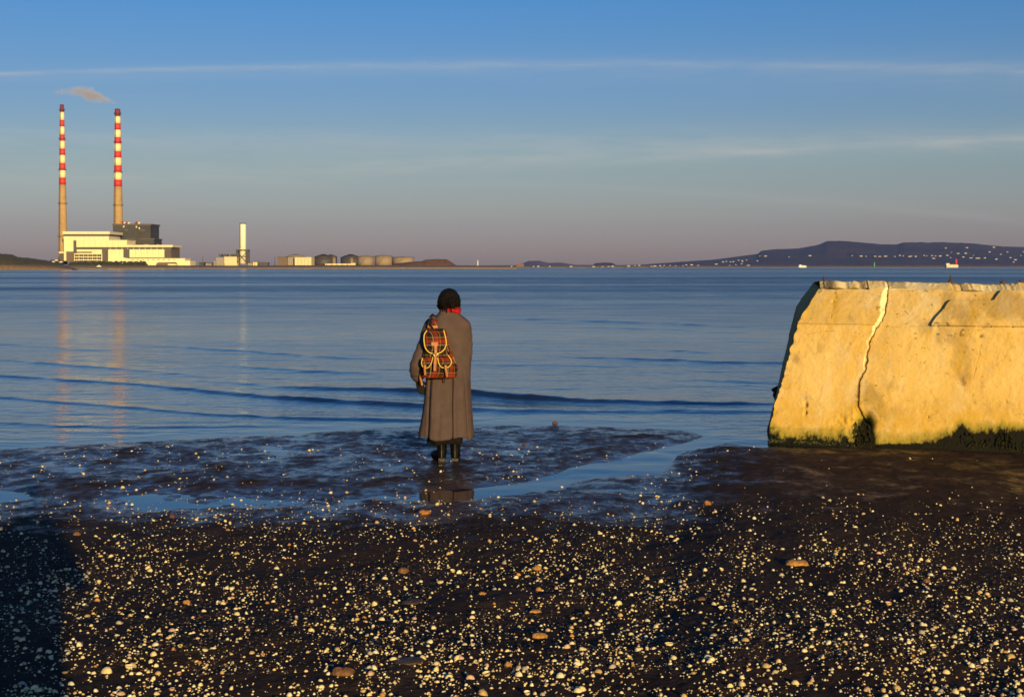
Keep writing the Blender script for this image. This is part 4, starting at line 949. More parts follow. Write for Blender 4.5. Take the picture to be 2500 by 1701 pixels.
def m_plaid():
    m = bpy.data.materials.new('tartan_cloth'); m.use_nodes = True; n = NT(m.node_tree); p = n.n['Principled BSDF']; p.inputs['Roughness'].default_value = .85; p.inputs['Specular IOR Level'].default_value = .2
    x, y, z = n.xyz(n.node('ShaderNodeTexCoord').outputs['Object'])
    u_ = n.add(x, n.mul(y, .8)); v_ = z
    def band(c, ctr, wd, per=.17, off=0.0):
        f = n.m('FRACT', n.add(n.div(c, per), off + 40.0)); return n.m('LESS_THAN', n.m('ABSOLUTE', n.sub(f, ctr)), wd)
    def cloth(c, off):
        red = band(c, .5, .115, off=off); wh = band(c, .30, .022, off=off); yl = band(c, .72, .022, off=off); rd = band(c, .02, .03, off=off); red = n.m('MAXIMUM', red, rd)
        k = n.mix(red, (.008, .009, .009), (.25, .026, .008)); k = n.mix(wh, k, (.34, .29, .19)); return n.mix(yl, k, (.36, .15, .02))
    tw = n.m('GREATER_THAN', n.m('FRACT', n.add(n.mul(n.add(u_, v_), 160.0), 40.0)), .5)
    a = cloth(u_, .68); b = cloth(v_, .58)
    n.l.new(n.mix(.5, a, b), p.inputs['Base Color'])
    bp = n.node('ShaderNodeBump'); bp.inputs['Strength'].default_value = .3; bp.inputs['Distance'].default_value = .003; n.l.new(n.noise(n.node('ShaderNodeTexCoord').outputs['Object'], 300, 3), bp.inputs['Height']); n.l.new(bp.outputs[0], p.inputs['Normal'])
    return m
M['plaid'] = m_plaid()

def blob(name, caps, balls, voxel, m, parent=None, smooth_it=6):
    """one continuous skin around tapered limbs and rounded masses"""
    mb = MB()
    for p0, r0, p1, r1 in caps:
        p0, p1 = Vector(p0), Vector(p1); n = 6
        ax = (p1 - p0); L = ax.length; ax.normalize(); a = ax.orthogonal().normalized(); c = ax.cross(a); k = 14; b = len(mb.v)
        prof = []
        for i in range(5): t = math.pi / 2 * i / 4; prof.append((-r0 * math.cos(t), max(r0 * math.sin(t), 1e-4)))
        for i in range(5): t = math.pi / 2 * i / 4; prof.append((L + r1 * math.sin(t), max(r1 * math.cos(t), 1e-4)))
        for h_, r_ in prof:
            for q_ in range(k):
                an = 2 * math.pi * q_ / k; mb.v.append(tuple(p0 + ax * h_ + (a * math.cos(an) + c * math.sin(an)) * r_))
        for j_ in range(len(prof) - 1):
            for q_ in range(k):
                q2 = (q_ + 1) % k; mb.f.append([b + j_ * k + q_, b + j_ * k + q2, b + (j_ + 1) * k + q2, b + (j_ + 1) * k + q_])
        mb.f.append([b + q_ for q_ in range(k)][::-1]); mb.f.append([b + (len(prof) - 1) * k + q_ for q_ in range(k)])
    for c, r_ in balls: mb.ball(c, r_, 18, 12)
    o = mb.build(name, m, parent)
    rm = o.modifiers.new('r', 'REMESH'); rm.mode = 'VOXEL'; rm.voxel_size = voxel
    sm_ = o.modifiers.new('s', 'SMOOTH'); sm_.iterations = smooth_it; sm_.factor = .5
    dg = bpy.context.evaluated_depsgraph_get(); me = bpy.data.meshes.new_from_object(o.evaluated_get(dg)); o.modifiers.clear()
    old = o.data; o.data = me; bpy.data.meshes.remove(old); me.shade_smooth()
    if not me.materials: me.materials.append(m)
    return o
def hand(wr, dirn, side, fwd, r=.0085, spread=1.0):
    """palm, four unequal bent fingers and a thumb: (caps, balls)"""
    wr = Vector(wr); d_ = Vector(dirn).normalized(); s_ = Vector(side).normalized(); f_ = Vector(fwd).normalized()
    caps = []
    pal = wr + d_ * .085
    for k, o_ in enumerate((-.030, -.010, .010, .029)): caps.append((wr + s_ * o_ * .55, .017, pal + s_ * o_, .012))
    for k, (o_, L) in enumerate(zip((-.031, -.0105, .0105, .031), (.068, .080, .074, .058))):
        a0 = pal + s_ * o_; a1 = a0 + (d_ * .9 + f_ * .35 + s_ * o_ * 2).normalized() * L * .45; a2 = a1 + (d_ * .75 + f_ * .7).normalized() * L * .32; a3 = a2 + (d_ * .5 + f_ * .9).normalized() * L * .25
        caps += [(a0, r * 1.05, a1, r), (a1, r, a2, r * .92), (a2, r * .92, a3, r * .75)]
    t0 = wr + d_ * .025 - s_ * .028; t1 = t0 + (d_ * .6 - s_ * .7 + f_ * .35).normalized() * .042; t2 = t1 + (d_ * .9 - s_ * .1 + f_ * .35).normalized() * .032
    caps += [(t0, .014, t1, r * 1.15), (t1, r * 1.15, t2, r * .9)]
    return caps
PS = 13.8; feet = gsand(1097, 1124)
foot = Vector((feet.x, feet.y, feet.z))
KP = F / foot.y
lx = lambda px: (px - 1097) / KP
lz = lambda py: (1124 - py) / KP
# wrist of the left arm hangs a little out from the coat
LWR = Vector((-.295, -.06, lz(927))); LEL = Vector((-.285, -.15, 1.0)); LSH = Vector((-.155, 0, 1.315))
RSH = Vector((.150, 0, 1.31)); REL = Vector((.165, .0, 1.06)); RWR = Vector((.12, .10, .93))
caps = [((0, .01, 1.40), .055, (.005, .005, 1.53), .05), ((-.06, 0, 1.34), .058, (.09, 0, 1.34), .058), (LSH, .042, (.0, 0, 1.36), .05), (RSH, .042, (.0, 0, 1.36), .05),
        ((.0, .0, 1.30), .12, (.01, 0, 1.05), .115), ((.01, 0, 1.05), .115, (.0, 0, .88), .14),
        ((-.07, 0, .86), .085, (-.07, .01, .48), .055), ((-.07, .01, .48), .055, (-.07, -.015, .30), .052), ((-.07, -.015, .30), .052, (-.07, 0, .09), .036), ((-.07, -.01, .06), .034, (-.115, .12, .035), .028),
        ((.065, 0, .86), .085, (.06, .01, .48), .055), ((.06, .01, .48), .055, (.055, -.015, .30), .052), ((.055, -.015, .30), .052, (.055, 0, .09), .036), ((.055, -.01, .06), .034, (.075, .12, .035), .028),
        (LSH, .042, LEL, .036), (LEL, .036, LWR, .026), (RSH, .040, REL, .032), (REL, .032, RWR, .024)]
lh_caps = hand(LWR, (.28, .05, -1), (-.85, -.5, -.2), (.45, .5, 0), .0095); rh_caps = hand(RWR, (-.4, .4, -.6), (.7, .7, 0), (-.5, -.5, 0))
caps += lh_caps + rh_caps
hc = Vector((.008, .015, 1.585))
balls = [(hc + Vector((0, .012, -.008)), (.070, .080, .088)), (hc + Vector((0, .035, -.055)), (.052, .055, .058)), (hc + Vector((0, .088, -.045)), (.028, .014, .012)), (hc + Vector((0, .078, -.095)), (.026, .022, .02)),
         (hc + Vector((-.068, .01, -.03)), (.010, .02, .032)), (hc + Vector((.068, .01, -.03)), (.010, .02, .032)), (hc + Vector((-.03, .078, .0)), (.015, .012, .010)), (hc + Vector((.03, .078, .0)), (.015, .012, .010))]
caps.append((hc + Vector((0, .085, .01)), .010, hc + Vector((0, .108, -.022)), .013))
woman = blob('person', caps, balls, .0065, M['skin'])
woman.location = foot
tag(woman, 'person seen from behind in a long grey brown coat standing at the water edge', 'person')
def loft(name, rows, m, parent, n=72, shape=None, close=False):
    """rows: (z, cx, rx, cy, ry)"""
    r = len(rows); th = np.linspace(0, 2 * np.pi, n, endpoint=False)
    vs = []
    for z, cx, rx, cy, ry in rows:
        for t in th:
            ct, st_ = math.cos(t), math.sin(t); e = .82
            x = rx * math.copysign(abs(ct) ** e, ct); y = ry * math.copysign(abs(st_) ** e, st_)
            p = Vector((cx + x, cy + y, z))
            if shape: p = shape(p, t, x / max(rx, 1e-6), y / max(ry, 1e-6))
            vs.append(p)
    fs = [[j_ * n + k, j_ * n + (k + 1) % n, (j_ + 1) * n + (k + 1) % n, (j_ + 1) * n + k] for j_ in range(r - 1) for k in range(n)]
    if close: fs.append(list(range((r - 1) * n, r * n)))
    return meshobj(name, vs, fs, m, parent, True)
COAT = [  # photo row, left and right silhouettes, depth of back and front
    (1066, 1021, 1157, .235), (1056, 1021.5, 1156.5, .233), (1040, 1025, 1155, .225), (1010, 1030, 1153.5, .212), (980, 1034, 1151.5, .20), (950, 1037, 1150, .19), (920, 1040, 1149, .178), (890, 1043, 1150, .165), (860, 1046, 1151, .155), (830, 1048, 1151, .148), (810, 1046, 1151, .143), (795, 1044, 1150.5, .135), (786, 1046, 1147.5, .125), (778, 1053, 1140, .112), (771, 1062, 1130, .098), (765, 1069, 1123, .088), (760, 1072, 1119, .080), (754, 1074, 1117, .076)]
zs = [lz(c_[0]) for c_ in COAT]
rows = []
for z in np.linspace(zs[0], zs[-1], 74):
    f = lambda i: np.interp(z, zs, [c_[i] for c_ in COAT])
    l_, r_ = lx(f(1)), lx(f(2)); rows.append((z, (l_ + r_) / 2, (r_ - l_) / 2, .0 + .01, f(3)))
PLEATS = [([(.24, 1046.5), (.6, 1050), (.9, 1053)], .030, .011, .95), ([(.24, 1105.5), (.6, 1104.5), (1.0, 1106)], .034, .010, 1.02), ([(.24, 1141), (.6, 1135), (.9, 1131)], .018, .008, .92), ([(.24, 1072), (.6, 1076)], .012, .020, .62), ([(.24, 1122), (.6, 1119)], .012, .018, .66), ([(.3, 1147), (.6, 1145)], .012, .008, .6)]
def coat_shape(p, t, ex, ey):
    z = p.z; k = max(0, min(1, (1.0 - z) / .76))
    for line, dp, wd, top in PLEATS:
        c_ = lx(np.interp(z, [a[0] for a in line], [a[1] for a in line])); fade = max(0, min(1, (top - z) / .18))
        if p.y < .06:
            g = math.exp(-((p.x - c_) / wd) ** 2) * fade * max(0, min(1, -ey * 1.6)); p.y += dp * g
            e = math.exp(-((p.x - c_ - wd * 2.4) / (wd * 1.6)) ** 2) * fade; p.y -= dp * .32 * e * max(0, -ey)
    wv = .012 * k * math.sin(t * 9 + z * 1.5) + .006 * math.sin(t * 4 + z * 7)
    nz = float(fbm(np.array([t * 3.0]), np.array([z * 5.0]), 3, 130)[0]) * .007
    p.y += (wv + nz) * ey; p.x += (wv * .25 + nz * .3) * ex
    if z < .30: p.z += .012 * math.sin(t * 5 + 1) * (.30 - z) / .05
    return p
rows = [rows[0][:1] + tuple((rows[0][1], rows[0][2] * .985, rows[0][3], rows[0][4] * .985))] + rows
coat = loft('coat', rows, M['coat'], woman, 220, coat_shape)
sol = coat.modifiers.new('t', 'SOLIDIFY'); sol.thickness = .006; sol.offset = -1
def sleeve(pts, rad, seed):
    pts = [Vector(p) for p in pts]; n = 28; mb = MB(); L = len(pts); rr_ = []; pp = []
    for i in range(n):
        t = i / (n - 1) * (L - 1); k = min(int(t), L - 2); f = t - k
        p0, p1, p2, p3 = pts[max(k - 1, 0)], pts[k], pts[k + 1], pts[min(k + 2, L - 1)]
        q_ = .5 * ((2 * p1) + (p2 - p0) * f + (2 * p0 - 5 * p1 + 4 * p2 - p3) * f * f + (3 * p1 - p0 - 3 * p2 + p3) * f ** 3)
        pp.append(q_); rr_.append(np.interp(t, range(L), rad) * (1 + .06 * math.sin(i * 1.9 + seed) * min(1, i / 8)))
    mb.tube(pp, rr_, 24); return mb.build('sleeve', M['coat'], coat, True)
sleeve([(-.12, 0, 1.355), (-.180, -.02, 1.30), (-.228, -.09, 1.15), (-.272, -.15, 1.02), (-.30, -.13, .92), (-.303, -.09, .845), (-.296, -.065, .80)], [.072, .072, .066, .070, .078, .070, .050], 1)
sleeve([(.09, 0, 1.335), (.150, .0, 1.30), (.168, -.01, 1.18), (.170, -.01, 1.06), (.16, .06, .96), (.15, .13, .91)], [.055, .062, .058, .056, .052, .05], 2)
# collar
cv = MB(); cv.lathe((.008, .01), [(.088, 1.405), (.082, 1.43), (.076, 1.455), (.080, 1.47), (.086, 1.452)], 32, False); cb = cv.build('collar', M['coat'], coat, True)
for v_ in cb.data.vertices: v_.co.y = .01 + (v_.co.y - .01) * .92
sc_ = MB(); ring = []
for k in range(41):
    a = 2 * math.pi * k / 40; ring.append((.014 + .080 * math.cos(a), .015 + .076 * math.sin(a), 1.462 + .006 * math.sin(3 * a)))
sc_.tube(ring, [.021 + .005 * math.sin(k * 1.7) for k in range(41)], 10, False)
sc_.tube([(x * .92 + .001, y * .92 + .002, z + .026) for x, y, z in ring], [.018 + .004 * math.sin(k * 2.3) for k in range(41)], 10, False)
sc_.tube([(.05, -.062, 1.46), (.085, -.05, 1.445), (.105, -.03, 1.425)], [.02, .018, .008], 8)
sc_.build('scarf', M['scarf'], woman, True)
# hair: a full bob, ragged at its lower edge
hb = MB(); hr = random.Random(4); nu, nv = 40, 20; base_i = 0
hcx, hcy, hcz = lx(1096.5) - .0, .0, lz(727)
for j_ in range(nv + 1):
    t = j_ / nv; z = lz(702.5) + (lz(757) - lz(702.5)) * t
    prof = [(0, .004), (.02, .026), (.06, .048), (.12, .066), (.22, .085), (.38, .101), (.55, .108), (.68, .107), (.80, .099), (.90, .084), (1.0, .064)]
    r_ = np.interp(t, [q_[0] for q_ in prof], [q_[1] for q_ in prof])
    for k in range(nu):
        a = 2 * math.pi * k / nu; st_ = 1 + .06 * float(fbm(np.array([math.cos(a) * 2.2 + 5]), np.array([math.sin(a) * 2.2 + t * 2.5]), 3, 150)[0]) + .012 * hr.uniform(-1, 1)
        face = .80 if (math.sin(a) > .55 and t > .3) else 1.0
        hb.v.append((hcx + r_ * st_ * math.cos(a) * 1.0, hcy + .005 + r_ * st_ * math.sin(a) * 1.02 * face, z + .010 * math.sin(a * 7) * t * t))
for j_ in range(nv):
    for k in range(nu): hb.f.append([j_ * nu + k, (j_ + 1) * nu + k, (j_ + 1) * nu + (k + 1) % nu, j_ * nu + (k + 1) % nu])
hb.f.append(list(range(nu)))
for _ in range(170):
    a = hr.uniform(0, 2 * math.pi); t = hr.uniform(.25, .97) ** .7; r_ = np.interp(t, [0, .06, .22, .38, .55, .68, .80, .90, 1.0], [.004, .048, .085, .101, .108, .107, .099, .084, .064])
    z = lz(703) + (lz(757) - lz(703)) * t; c_, s_ = math.cos(a), math.sin(a); o_ = hr.uniform(.0, .007)
    if s_ > .5 and t > .3: continue
    p0 = Vector((hcx + r_ * .97 * c_, hcy + r_ * .97 * s_, z + .02)); p1 = Vector((hcx + (r_ + o_) * c_, hcy + (r_ + o_) * s_, z - .012)); p2 = Vector((hcx + (r_ + o_ * .7) * c_, hcy + (r_ + o_ * .7) * s_, z - .042))
    hb.tube([p0, p1, p2], [.004, .0035, .001], 4)
for k in range(9):   # the flick at the left nape
    z = lz(744 + k); hb.tube([(hcx - .085, -.02 + k * .004, z + .03), (hcx - .105, -.02 + k * .004, z), (hcx - .125 + .003 * k, -.015, z - .004)], [.009, .007, .001], 5)
hb.build('hair', M['hair'], woman, True)
# skirt, boots, glove
SK = [(1081, 1042, 1128, .16), (1070, 1043, 1129, .165), (1050, 1046, 1130, .16), (1000, 1050, 1130, .14)]
rows = [(lz(a), (lx(b) + lx(c_)) / 2, (lx(c_) - lx(b)) / 2, .01, e) for a, b, c_, e in SK]
sk = loft('skirt', rows, M['black_cloth'], woman, 80, lambda p, t, ex, ey: p + Vector((.006 * math.sin(t * 9) * ex, .012 * math.sin(t * 9) * ey, .006 * math.sin(t * 4))))
sk.modifiers.new('t', 'SOLIDIFY').thickness = .004
def boot(cx, toe):
    caps = [((cx, -.012, .30), .060, (cx, -.012, .22), .056), ((cx, -.012, .22), .056, (cx, -.004, .11), .047), ((cx, -.004, .11), .050, (cx, -.018, .045), .043), ((cx, -.015, .048), .042, (cx + toe * .6, .075, .050), .045), ((cx + toe * .6, .075, .048), .044, (cx + toe, .165, .038), .036)]
    b = blob('boot', caps, [], .006, M['boot'], woman, 4)
    MB().box(cx - .030, cx + .030, -.052, .018, -.012, .026).build('heel', M['boot_brass'], b)
    sole = MB(); pts = [(cx, -.045), (cx + toe * .6, .07), (cx + toe, .16)]
    sole.tube([(x, y, .004) for x, y in pts], [.03, .038, .028], 8); so = sole.build('sole', M['boot'], b)
    for v_ in so.data.vertices: v_.co.z = .004 + (v_.co.z - .004) * .3
    MB().tube([(cx - .002, -.056, .03), (cx - .002, -.054, .10), (cx - .002, -.060, .17)], .005, 5).build('back_seam', M['boot_brass'], b)
boot(-.072, -.085); boot(.058, .012)
blob('glove', [(a, r0 + .0025, b, r1 + .0025) for a, r0, b, r1 in lh_caps] + [(LWR + Vector((0, 0, .04)), .031, LWR, .028)], [], .0045, M['glove'], woman, 2)
blob('glove', [(a, r0 + .0025, b, r1 + .0025) for a, r0, b, r1 in rh_caps], [], .0045, M['glove'], woman, 2)

# the tartan rucksack on the left shoulder
BPY = -.165
bp = thing('backpack', 'small tartan rucksack with yellow piping slung on the left shoulder of the person', 'backpack', foot)
BAG = [(917, 1034, 1112, .055), (914, 1031, 1117, .075), (905, 1029, 1119, .088), (890, 1030, 1117, .092), (875, 1033, 1112, .090), (862, 1036, 1106, .082), (850, 1039, 1100, .070), (830, 1040, 1097, .066), (810, 1041, 1094, .060), (802, 1044, 1090, .045), (799, 1048, 1086, .02)]
zs = [lz(a[0]) for a in BAG]; rows = []
for z in np.linspace(zs[0], zs[-1], 34):
    f = lambda i: np.interp(z, zs, [a[i] for a in BAG]); l_, r_ = lx(f(1)), lx(f(2)); rows.append((z, (l_ + r_) / 2, (r_ - l_) / 2, BPY - .055, f(3)))
def bag_shape(p, t, ex, ey):
    nz = float(fbm(np.array([t * 2.5 + 5]), np.array([p.z * 11]), 3, 140)[0]); g = .010 * math.sin(t * 15) * math.exp(-((p.z - lz(861)) / .02) ** 2)
    p.x += (nz * .010 + g) * ex; p.y += (nz * .014 + g) * ey; return p
bag = loft('bag', rows, M['plaid'], bp, 90, bag_shape, True)
MB().ball((lx(1074), BPY - .05, lz(915)), (.13, .055, .02), 20, 8).build('base', M['black_cloth'], bp, True)
def bag_front(z):
    f = np.interp(z, zs, [a[3] for a in BAG]); return BPY - .055 - f
def pad(name, pts, zt, zb, bulge, y0, m, pipe_r, parent, both=True):
    """a soft flap with a U outline given as photo points from upper left round to upper right"""
    P = [Vector((lx(x), 0, lz(y))) for x, y in pts]
    # dense smooth outline
    out = []
    for i in range(len(P) - 1):
        p0, p1, p2, p3 = P[max(i - 1, 0)], P[i], P[i + 1], P[min(i + 2, len(P) - 1)]
        for k in range(6):
            f = k / 6; out.append(.5 * ((2 * p1) + (p2 - p0) * f + (2 * p0 - 5 * p1 + 4 * p2 - p3) * f * f + (3 * p1 - p0 - 3 * p2 + p3) * f ** 3))
    out.append(P[-1])
    c = sum(out, Vector()) / len(out); c.z = (max(p.z for p in out) + min(p.z for p in out)) / 2 + .01
    yb = lambda p: bag_front(p.z) + y0
    nr = 7; vs = []; n = len(out)
    for r_ in range(nr + 1):
        t = r_ / nr
        for p in out:
            q_ = c + (p - c) * (1 - t); vs.append((q_.x, yb(q_) - bulge * (1 - (1 - t) ** 2.2) - .004, q_.z))
    fs = [[r_ * n + k, r_ * n + k + 1, (r_ + 1) * n + k + 1, (r_ + 1) * n + k] for r_ in range(nr) for k in range(n - 1)]
    fs += [[r_ * n + n - 1, r_ * n, (r_ + 1) * n, (r_ + 1) * n + n - 1] for r_ in range(nr)]
    o = meshobj(name, vs, fs, m, parent, True)
    o.modifiers.new('t', 'SOLIDIFY').thickness = .012
    MB().tube([(p.x, yb(p) - .008, p.z) for p in out], pipe_r, 8).build('piping', M['piping'], o, True)
    return o
flap = pad('flap', [(1047, 803), (1041, 812), (1040, 826), (1043, 843), (1050, 853), (1060, 857.5), (1070, 858), (1080, 855), (1088, 848), (1093, 836), (1091.5, 820), (1087, 802)], 0, 0, .035, -.012, M['plaid'], .0052, bp)
pk1 = pad('pocket', [(1037, 868), (1034.5, 880), (1038, 889), (1045, 892), (1052, 889.5), (1057, 882), (1060, 873), (1062, 865)], 0, 0, .035, -.012, M['plaid'], .0042, bp)
pk2 = pad('pocket', [(1073, 867), (1075, 878), (1080, 888), (1088, 891.5), (1097, 890), (1104, 884), (1105.5, 875), (1101, 866), (1098, 862)], 0, 0, .04, -.014, M['plaid'], .0046, bp)
def strap(name, pts, wd, m, parent, th=.005, y0=-.05):
    P = [Vector((lx(x), bag_front(lz(y)) + y0 if len(e) == 0 else e[0], lz(y))) for x, y, *e in pts]; vs = []; n = len(P)
    for i, p in enumerate(P):
        t = (P[min(i + 1, n - 1)] - P[max(i - 1, 0)]).normalized(); s_ = t.cross(Vector((0, 1, 0))).normalized() * wd / 2
        vs += [p - s_, p + s_, p + s_ + Vector((0, th, 0)), p - s_ + Vector((0, th, 0))]
    fs = [[0, 1, 2, 3], [4 * n - 1, 4 * n - 2, 4 * n - 3, 4 * n - 4]]
    for i in range(n - 1):
        for k in range(4): fs.append([4 * i + k, 4 * i + (k + 1) % 4, 4 * i + 4 + (k + 1) % 4, 4 * i + 4 + k])
    return meshobj(name, vs, fs, m, parent)
strap('closing_strap', [(1068.5, 838), (1068.5, 850), (1068.5, 862), (1067.5, 876), (1066.5, 898)], .024, M['tan_leather'], bp, .005, -.062)
strap('leather_patch', [(1066, 830), (1066, 839)], .062, M['tan_leather'], flap, .004, -.058)
strap('pocket_strap', [(1044, 884), (1043, 894), (1044, 908)], .018, M['tan_leather'], pk1, .004, -.055)
strap('pocket_strap', [(1092, 884), (1093.5, 896), (1096, 912)], .020, M['tan_leather'], pk2, .004, -.060)
bk_ = MB(); ct = Vector((lx(1069), bag_front(lz(859)) - .072, lz(859.5)))
for w_, h_ in ((.020, .015),): bk_.tube([ct + Vector((w_ * math.cos(a), 0, h_ * math.sin(a))) for a in [2 * math.pi * k / 16 for k in range(17)]], .0055, 6, False)
bk_.tube([ct + Vector((-.012, -.003, 0)), ct + Vector((.02, -.003, 0))], .004, 5); bk_.build('buckle', M['brass'], bp, True)
MB().tube([(lx(1069), bag_front(lz(852)) - .066, lz(852.5)), (lx(1069), bag_front(lz(852)) - .074, lz(852.5))], .008, 8).build('strap_stud', M['brass'], bp)
strap('shoulder_strap', [(1061, 806, -.185), (1062, 795, -.165), (1064, 784, -.125), (1062, 776, -.06), (1057, 772, .02), (1052, 778, .10)], .060, M['plaid'], bp, .012)
strap('shoulder_patch', [(1047, 794, -.176), (1056, 796, -.186), (1071, 795, -.183)], .026, M['tan_leather'], bp, .006)
strap('haul_loop', [(1060, 800, -.19), (1052, 790, -.19), (1053, 779, -.17), (1058, 775, -.15)], .022, M['black_cloth'], bp, .006)
strap('side_strap', [(1098, 842, -.24), (1106, 862, -.235), (1113, 882, -.23), (1115, 900, -.22), (1114, 914, -.21)], .016, M['tan_leather'], bp, .004)
strap('loose_strap', [(1031, 905, -.22), (1030, 918, -.21), (1033, 930, -.2), (1034, 936, -.2)], .016, M['tan_leather'], bp, .004)
strap('drawcord', [(1083, 912, -.22), (1087, 922, -.22), (1088, 930, -.215)], .008, M['black_cloth'], bp, .004)
MB().ball((lx(1113), BPY - .05, lz(895)), (.028, .05, .05), 12, 8).build('side_pocket', M['plaid'], bp, True)
MB().ball((lx(1035), BPY - .05, lz(899)), (.025, .05, .05), 12, 8).build('side_pocket', M['plaid'], bp, True)
MB().tube([(lx(1094), bag_front(lz(850)) + .02, lz(838)), (lx(1101), bag_front(lz(860)) + .02, lz(852)), (lx(1107), bag_front(lz(866)) + .03, lz(866))], [.012, .022, .02], 8).build('gathered_neck', M['plaid'], bp, True)

# the photographer, whose shadow falls across the shells at the lower left
gz = float(sand_h(np.array([0.0]), np.array([-.5]))[0])
A = Vector((0, -.42, gz))
hcap = []
ph_l = Vector((-.07, .20, 1.56 - .02)); ph_r = Vector((.07, .20, 1.54))
caps = [((0, 0, 1.44), .06, (0, .02, 1.58), .055), ((-.10, 0, 1.40), .08, (.10, 0, 1.40), .08), ((0, 0, 1.33), .15, (0, 0, 1.08), .13), ((0, 0, 1.08), .13, (0, 0, .92), .15), ((-.09, 0, .9), .09, (-.10, .01, .5), .06), ((-.10, .01, .5), .06, (-.11, 0, .1), .04), ((-.11, -.02, .06), .036, (-.13, .14, .035), .03),
        ((.09, 0, .9), .09, (.10, .01, .5), .06), ((.10, .01, .5), .06, (.11, 0, .1), .04), ((.11, -.02, .06), .036, (.13, .14, .035), .03),
        ((-.19, 0, 1.40), .06, (-.27, .10, 1.16), .045), ((-.27, .10, 1.16), .045, ph_l - Vector((0, .03, .05)), .03), ((.19, 0, 1.40), .06, (.27, .10, 1.16), .045), ((.27, .10, 1.16), .045, ph_r - Vector((0, .03, .05)), .03)]
caps += hand(ph_l - Vector((0, .03, .05)), (.1, .4, .8), (0, .6, -.4), (1, .1, 0)) + hand(ph_r - Vector((0, .03, .05)), (-.1, .4, .8), (0, .6, -.4), (-1, .1, 0))
hp = Vector((0, .04, 1.67))
balls = [(hp, (.076, .095, .105)), (hp + Vector((0, .03, -.06)), (.055, .055, .058)), (hp + Vector((0, .10, -.02)), (.012, .016, .02)), (hp + Vector((-.078, 0, -.01)), (.01, .02, .03)), (hp + Vector((.078, 0, -.01)), (.01, .02, .03))]
photographer = blob('person', caps, balls, .009, M['skin']); photographer.location = A
tag(photographer, 'photographer standing on the shells whose shadow lies across the lower corner', 'person')
rows = [(.36, 0, .24, 0, .20), (.6, 0, .225, 0, .18), (.95, 0, .21, 0, .17), (1.2, 0, .225, 0, .165), (1.38, 0, .235, 0, .14), (1.44, 0, .18, 0, .11), (1.49, 0, .09, .01, .085)]
pc = loft('coat', rows, M['black_cloth'], photographer, 40)
for sx in (-1, 1):
    MB().tube([(sx * .17, 0, 1.40), (sx * .28, .10, 1.15), (sx * .10, .15, 1.47)], [.085, .07, .05], 12).build('sleeve', M['black_cloth'], pc, True)
    lg = MB(); lg.tube([(sx * .09, 0, .9), (sx * .10, .01, .5), (sx * .11, 0, .06)], [.11, .085, .07], 12); lg.build('trouser_leg', M['black_cloth'], photographer, True)
MB().ball((0, .02, 1.70), (.09, .105, .10), 16, 10).build('hair', M['hair'], photographer, True)

# ------------------------------------------------------------------ shells
def shell_mesh(name, rings, n, ribs, seed, flip=False):
    rr = random.Random(seed); vs = [(0, -.36, .02)]; fs = []
    hgt = rr.uniform(.34, .44)
    for r_ in range(1, rings + 1):
        t = r_ / rings
        for k in range(n):
            a = 2 * math.pi * k / n + math.pi / 2
            ox = math.cos(a) * .50; oy = math.sin(a) * (.44 if math.sin(a) > 0 else .40)
            rib = 1 + (.035 if (k % 2 == 0) else -.02) * ribs * t
            x = ox * t * rib; y = -.12 + (oy + .12) * t * rib
            z = hgt * max(0.0, 1 - t ** 2) ** .62 * (1 + .04 * ribs * (k % 2))
            vs.append((x, y, z))
    vs[0] = (0, -.12, hgt)
    for k in range(n): fs.append([0, 1 + k, 1 + (k + 1) % n])
    for r_ in range(rings - 1):
        for k in range(n): fs.append([1 + r_ * n + k, 1 + (r_ + 1) * n + k, 1 + (r_ + 1) * n + (k + 1) % n, 1 + r_ * n + (k + 1) % n])
    if flip: vs = [(x, y, hgt - z) for x, y, z in vs]; fs = [f[::-1] for f in fs]
    return np.array(vs), fs
SHELL_COL = {'cream': (.80, .64, .31), 'white': (.86, .76, .45), 'buff': (.62, .42, .16), 'pinkish': (.64, .42, .26), 'grey': (.44, .38, .28), 'orange': (.50, .24, .05)}
SM = {k: mat('shell_' + k, c, .45, .22, 3.0, .25, 18, spec=.4) for k, c in SHELL_COL.items()}
# where they lie: density over the photo's own frame, clustered
cand = []
NC = 150000
pu = RNG.uniform(-900, 3500, NC); pv = RNG.uniform(1045, 1740, NC); keep = RNG.random(NC)
dens = np.interp(pv, [1045, 1110, 1200, 1235, 1300, 1450, 1740], [.075, .080, .055, .18, .27, .27, .26])
fade = sstep(1650, 1900, pu) * (1 - sstep(1190, 1290, pv)); dens = dens * (1 - .80 * fade)
dens = dens * np.interp(pu, [0, 200, 1500, 2500], [.8, 1, 1.05, .9])
clus = fbm(pu * .012, pv * .02, 3, 200); dens = dens * np.clip(.72 + 1.2 * clus, .15, 2.2)
dens = np.where((pv < 1095) & (pu > 1700), dens * .35, dens)
ok = keep < dens
pu, pv = pu[ok], pv[ok]
size = np.clip(np.exp(RNG.normal(math.log(.0082), .60, len(pu))), .0035, .037)
small = pv < 1230; size = np.where(small, np.clip(size * 1.15, .008, .034), size)
pts = []
for a, b in zip(pu, pv): pts.append(ground(a, b, 0))
PX = np.array([p.x for p in pts]); PY = np.array([p.y for p in pts])
for _ in range(4):
    hz = sand_h(PX, PY)
    tt = (hz - EYE) / (0 - EYE); G = np.array([[p.x, p.y] for p in pts]); PX = G[:, 0] * tt; PY = G[:, 1] * tt
hz = sand_h(PX, PY)
good = (hz > -.012) & (PY < 15.2)
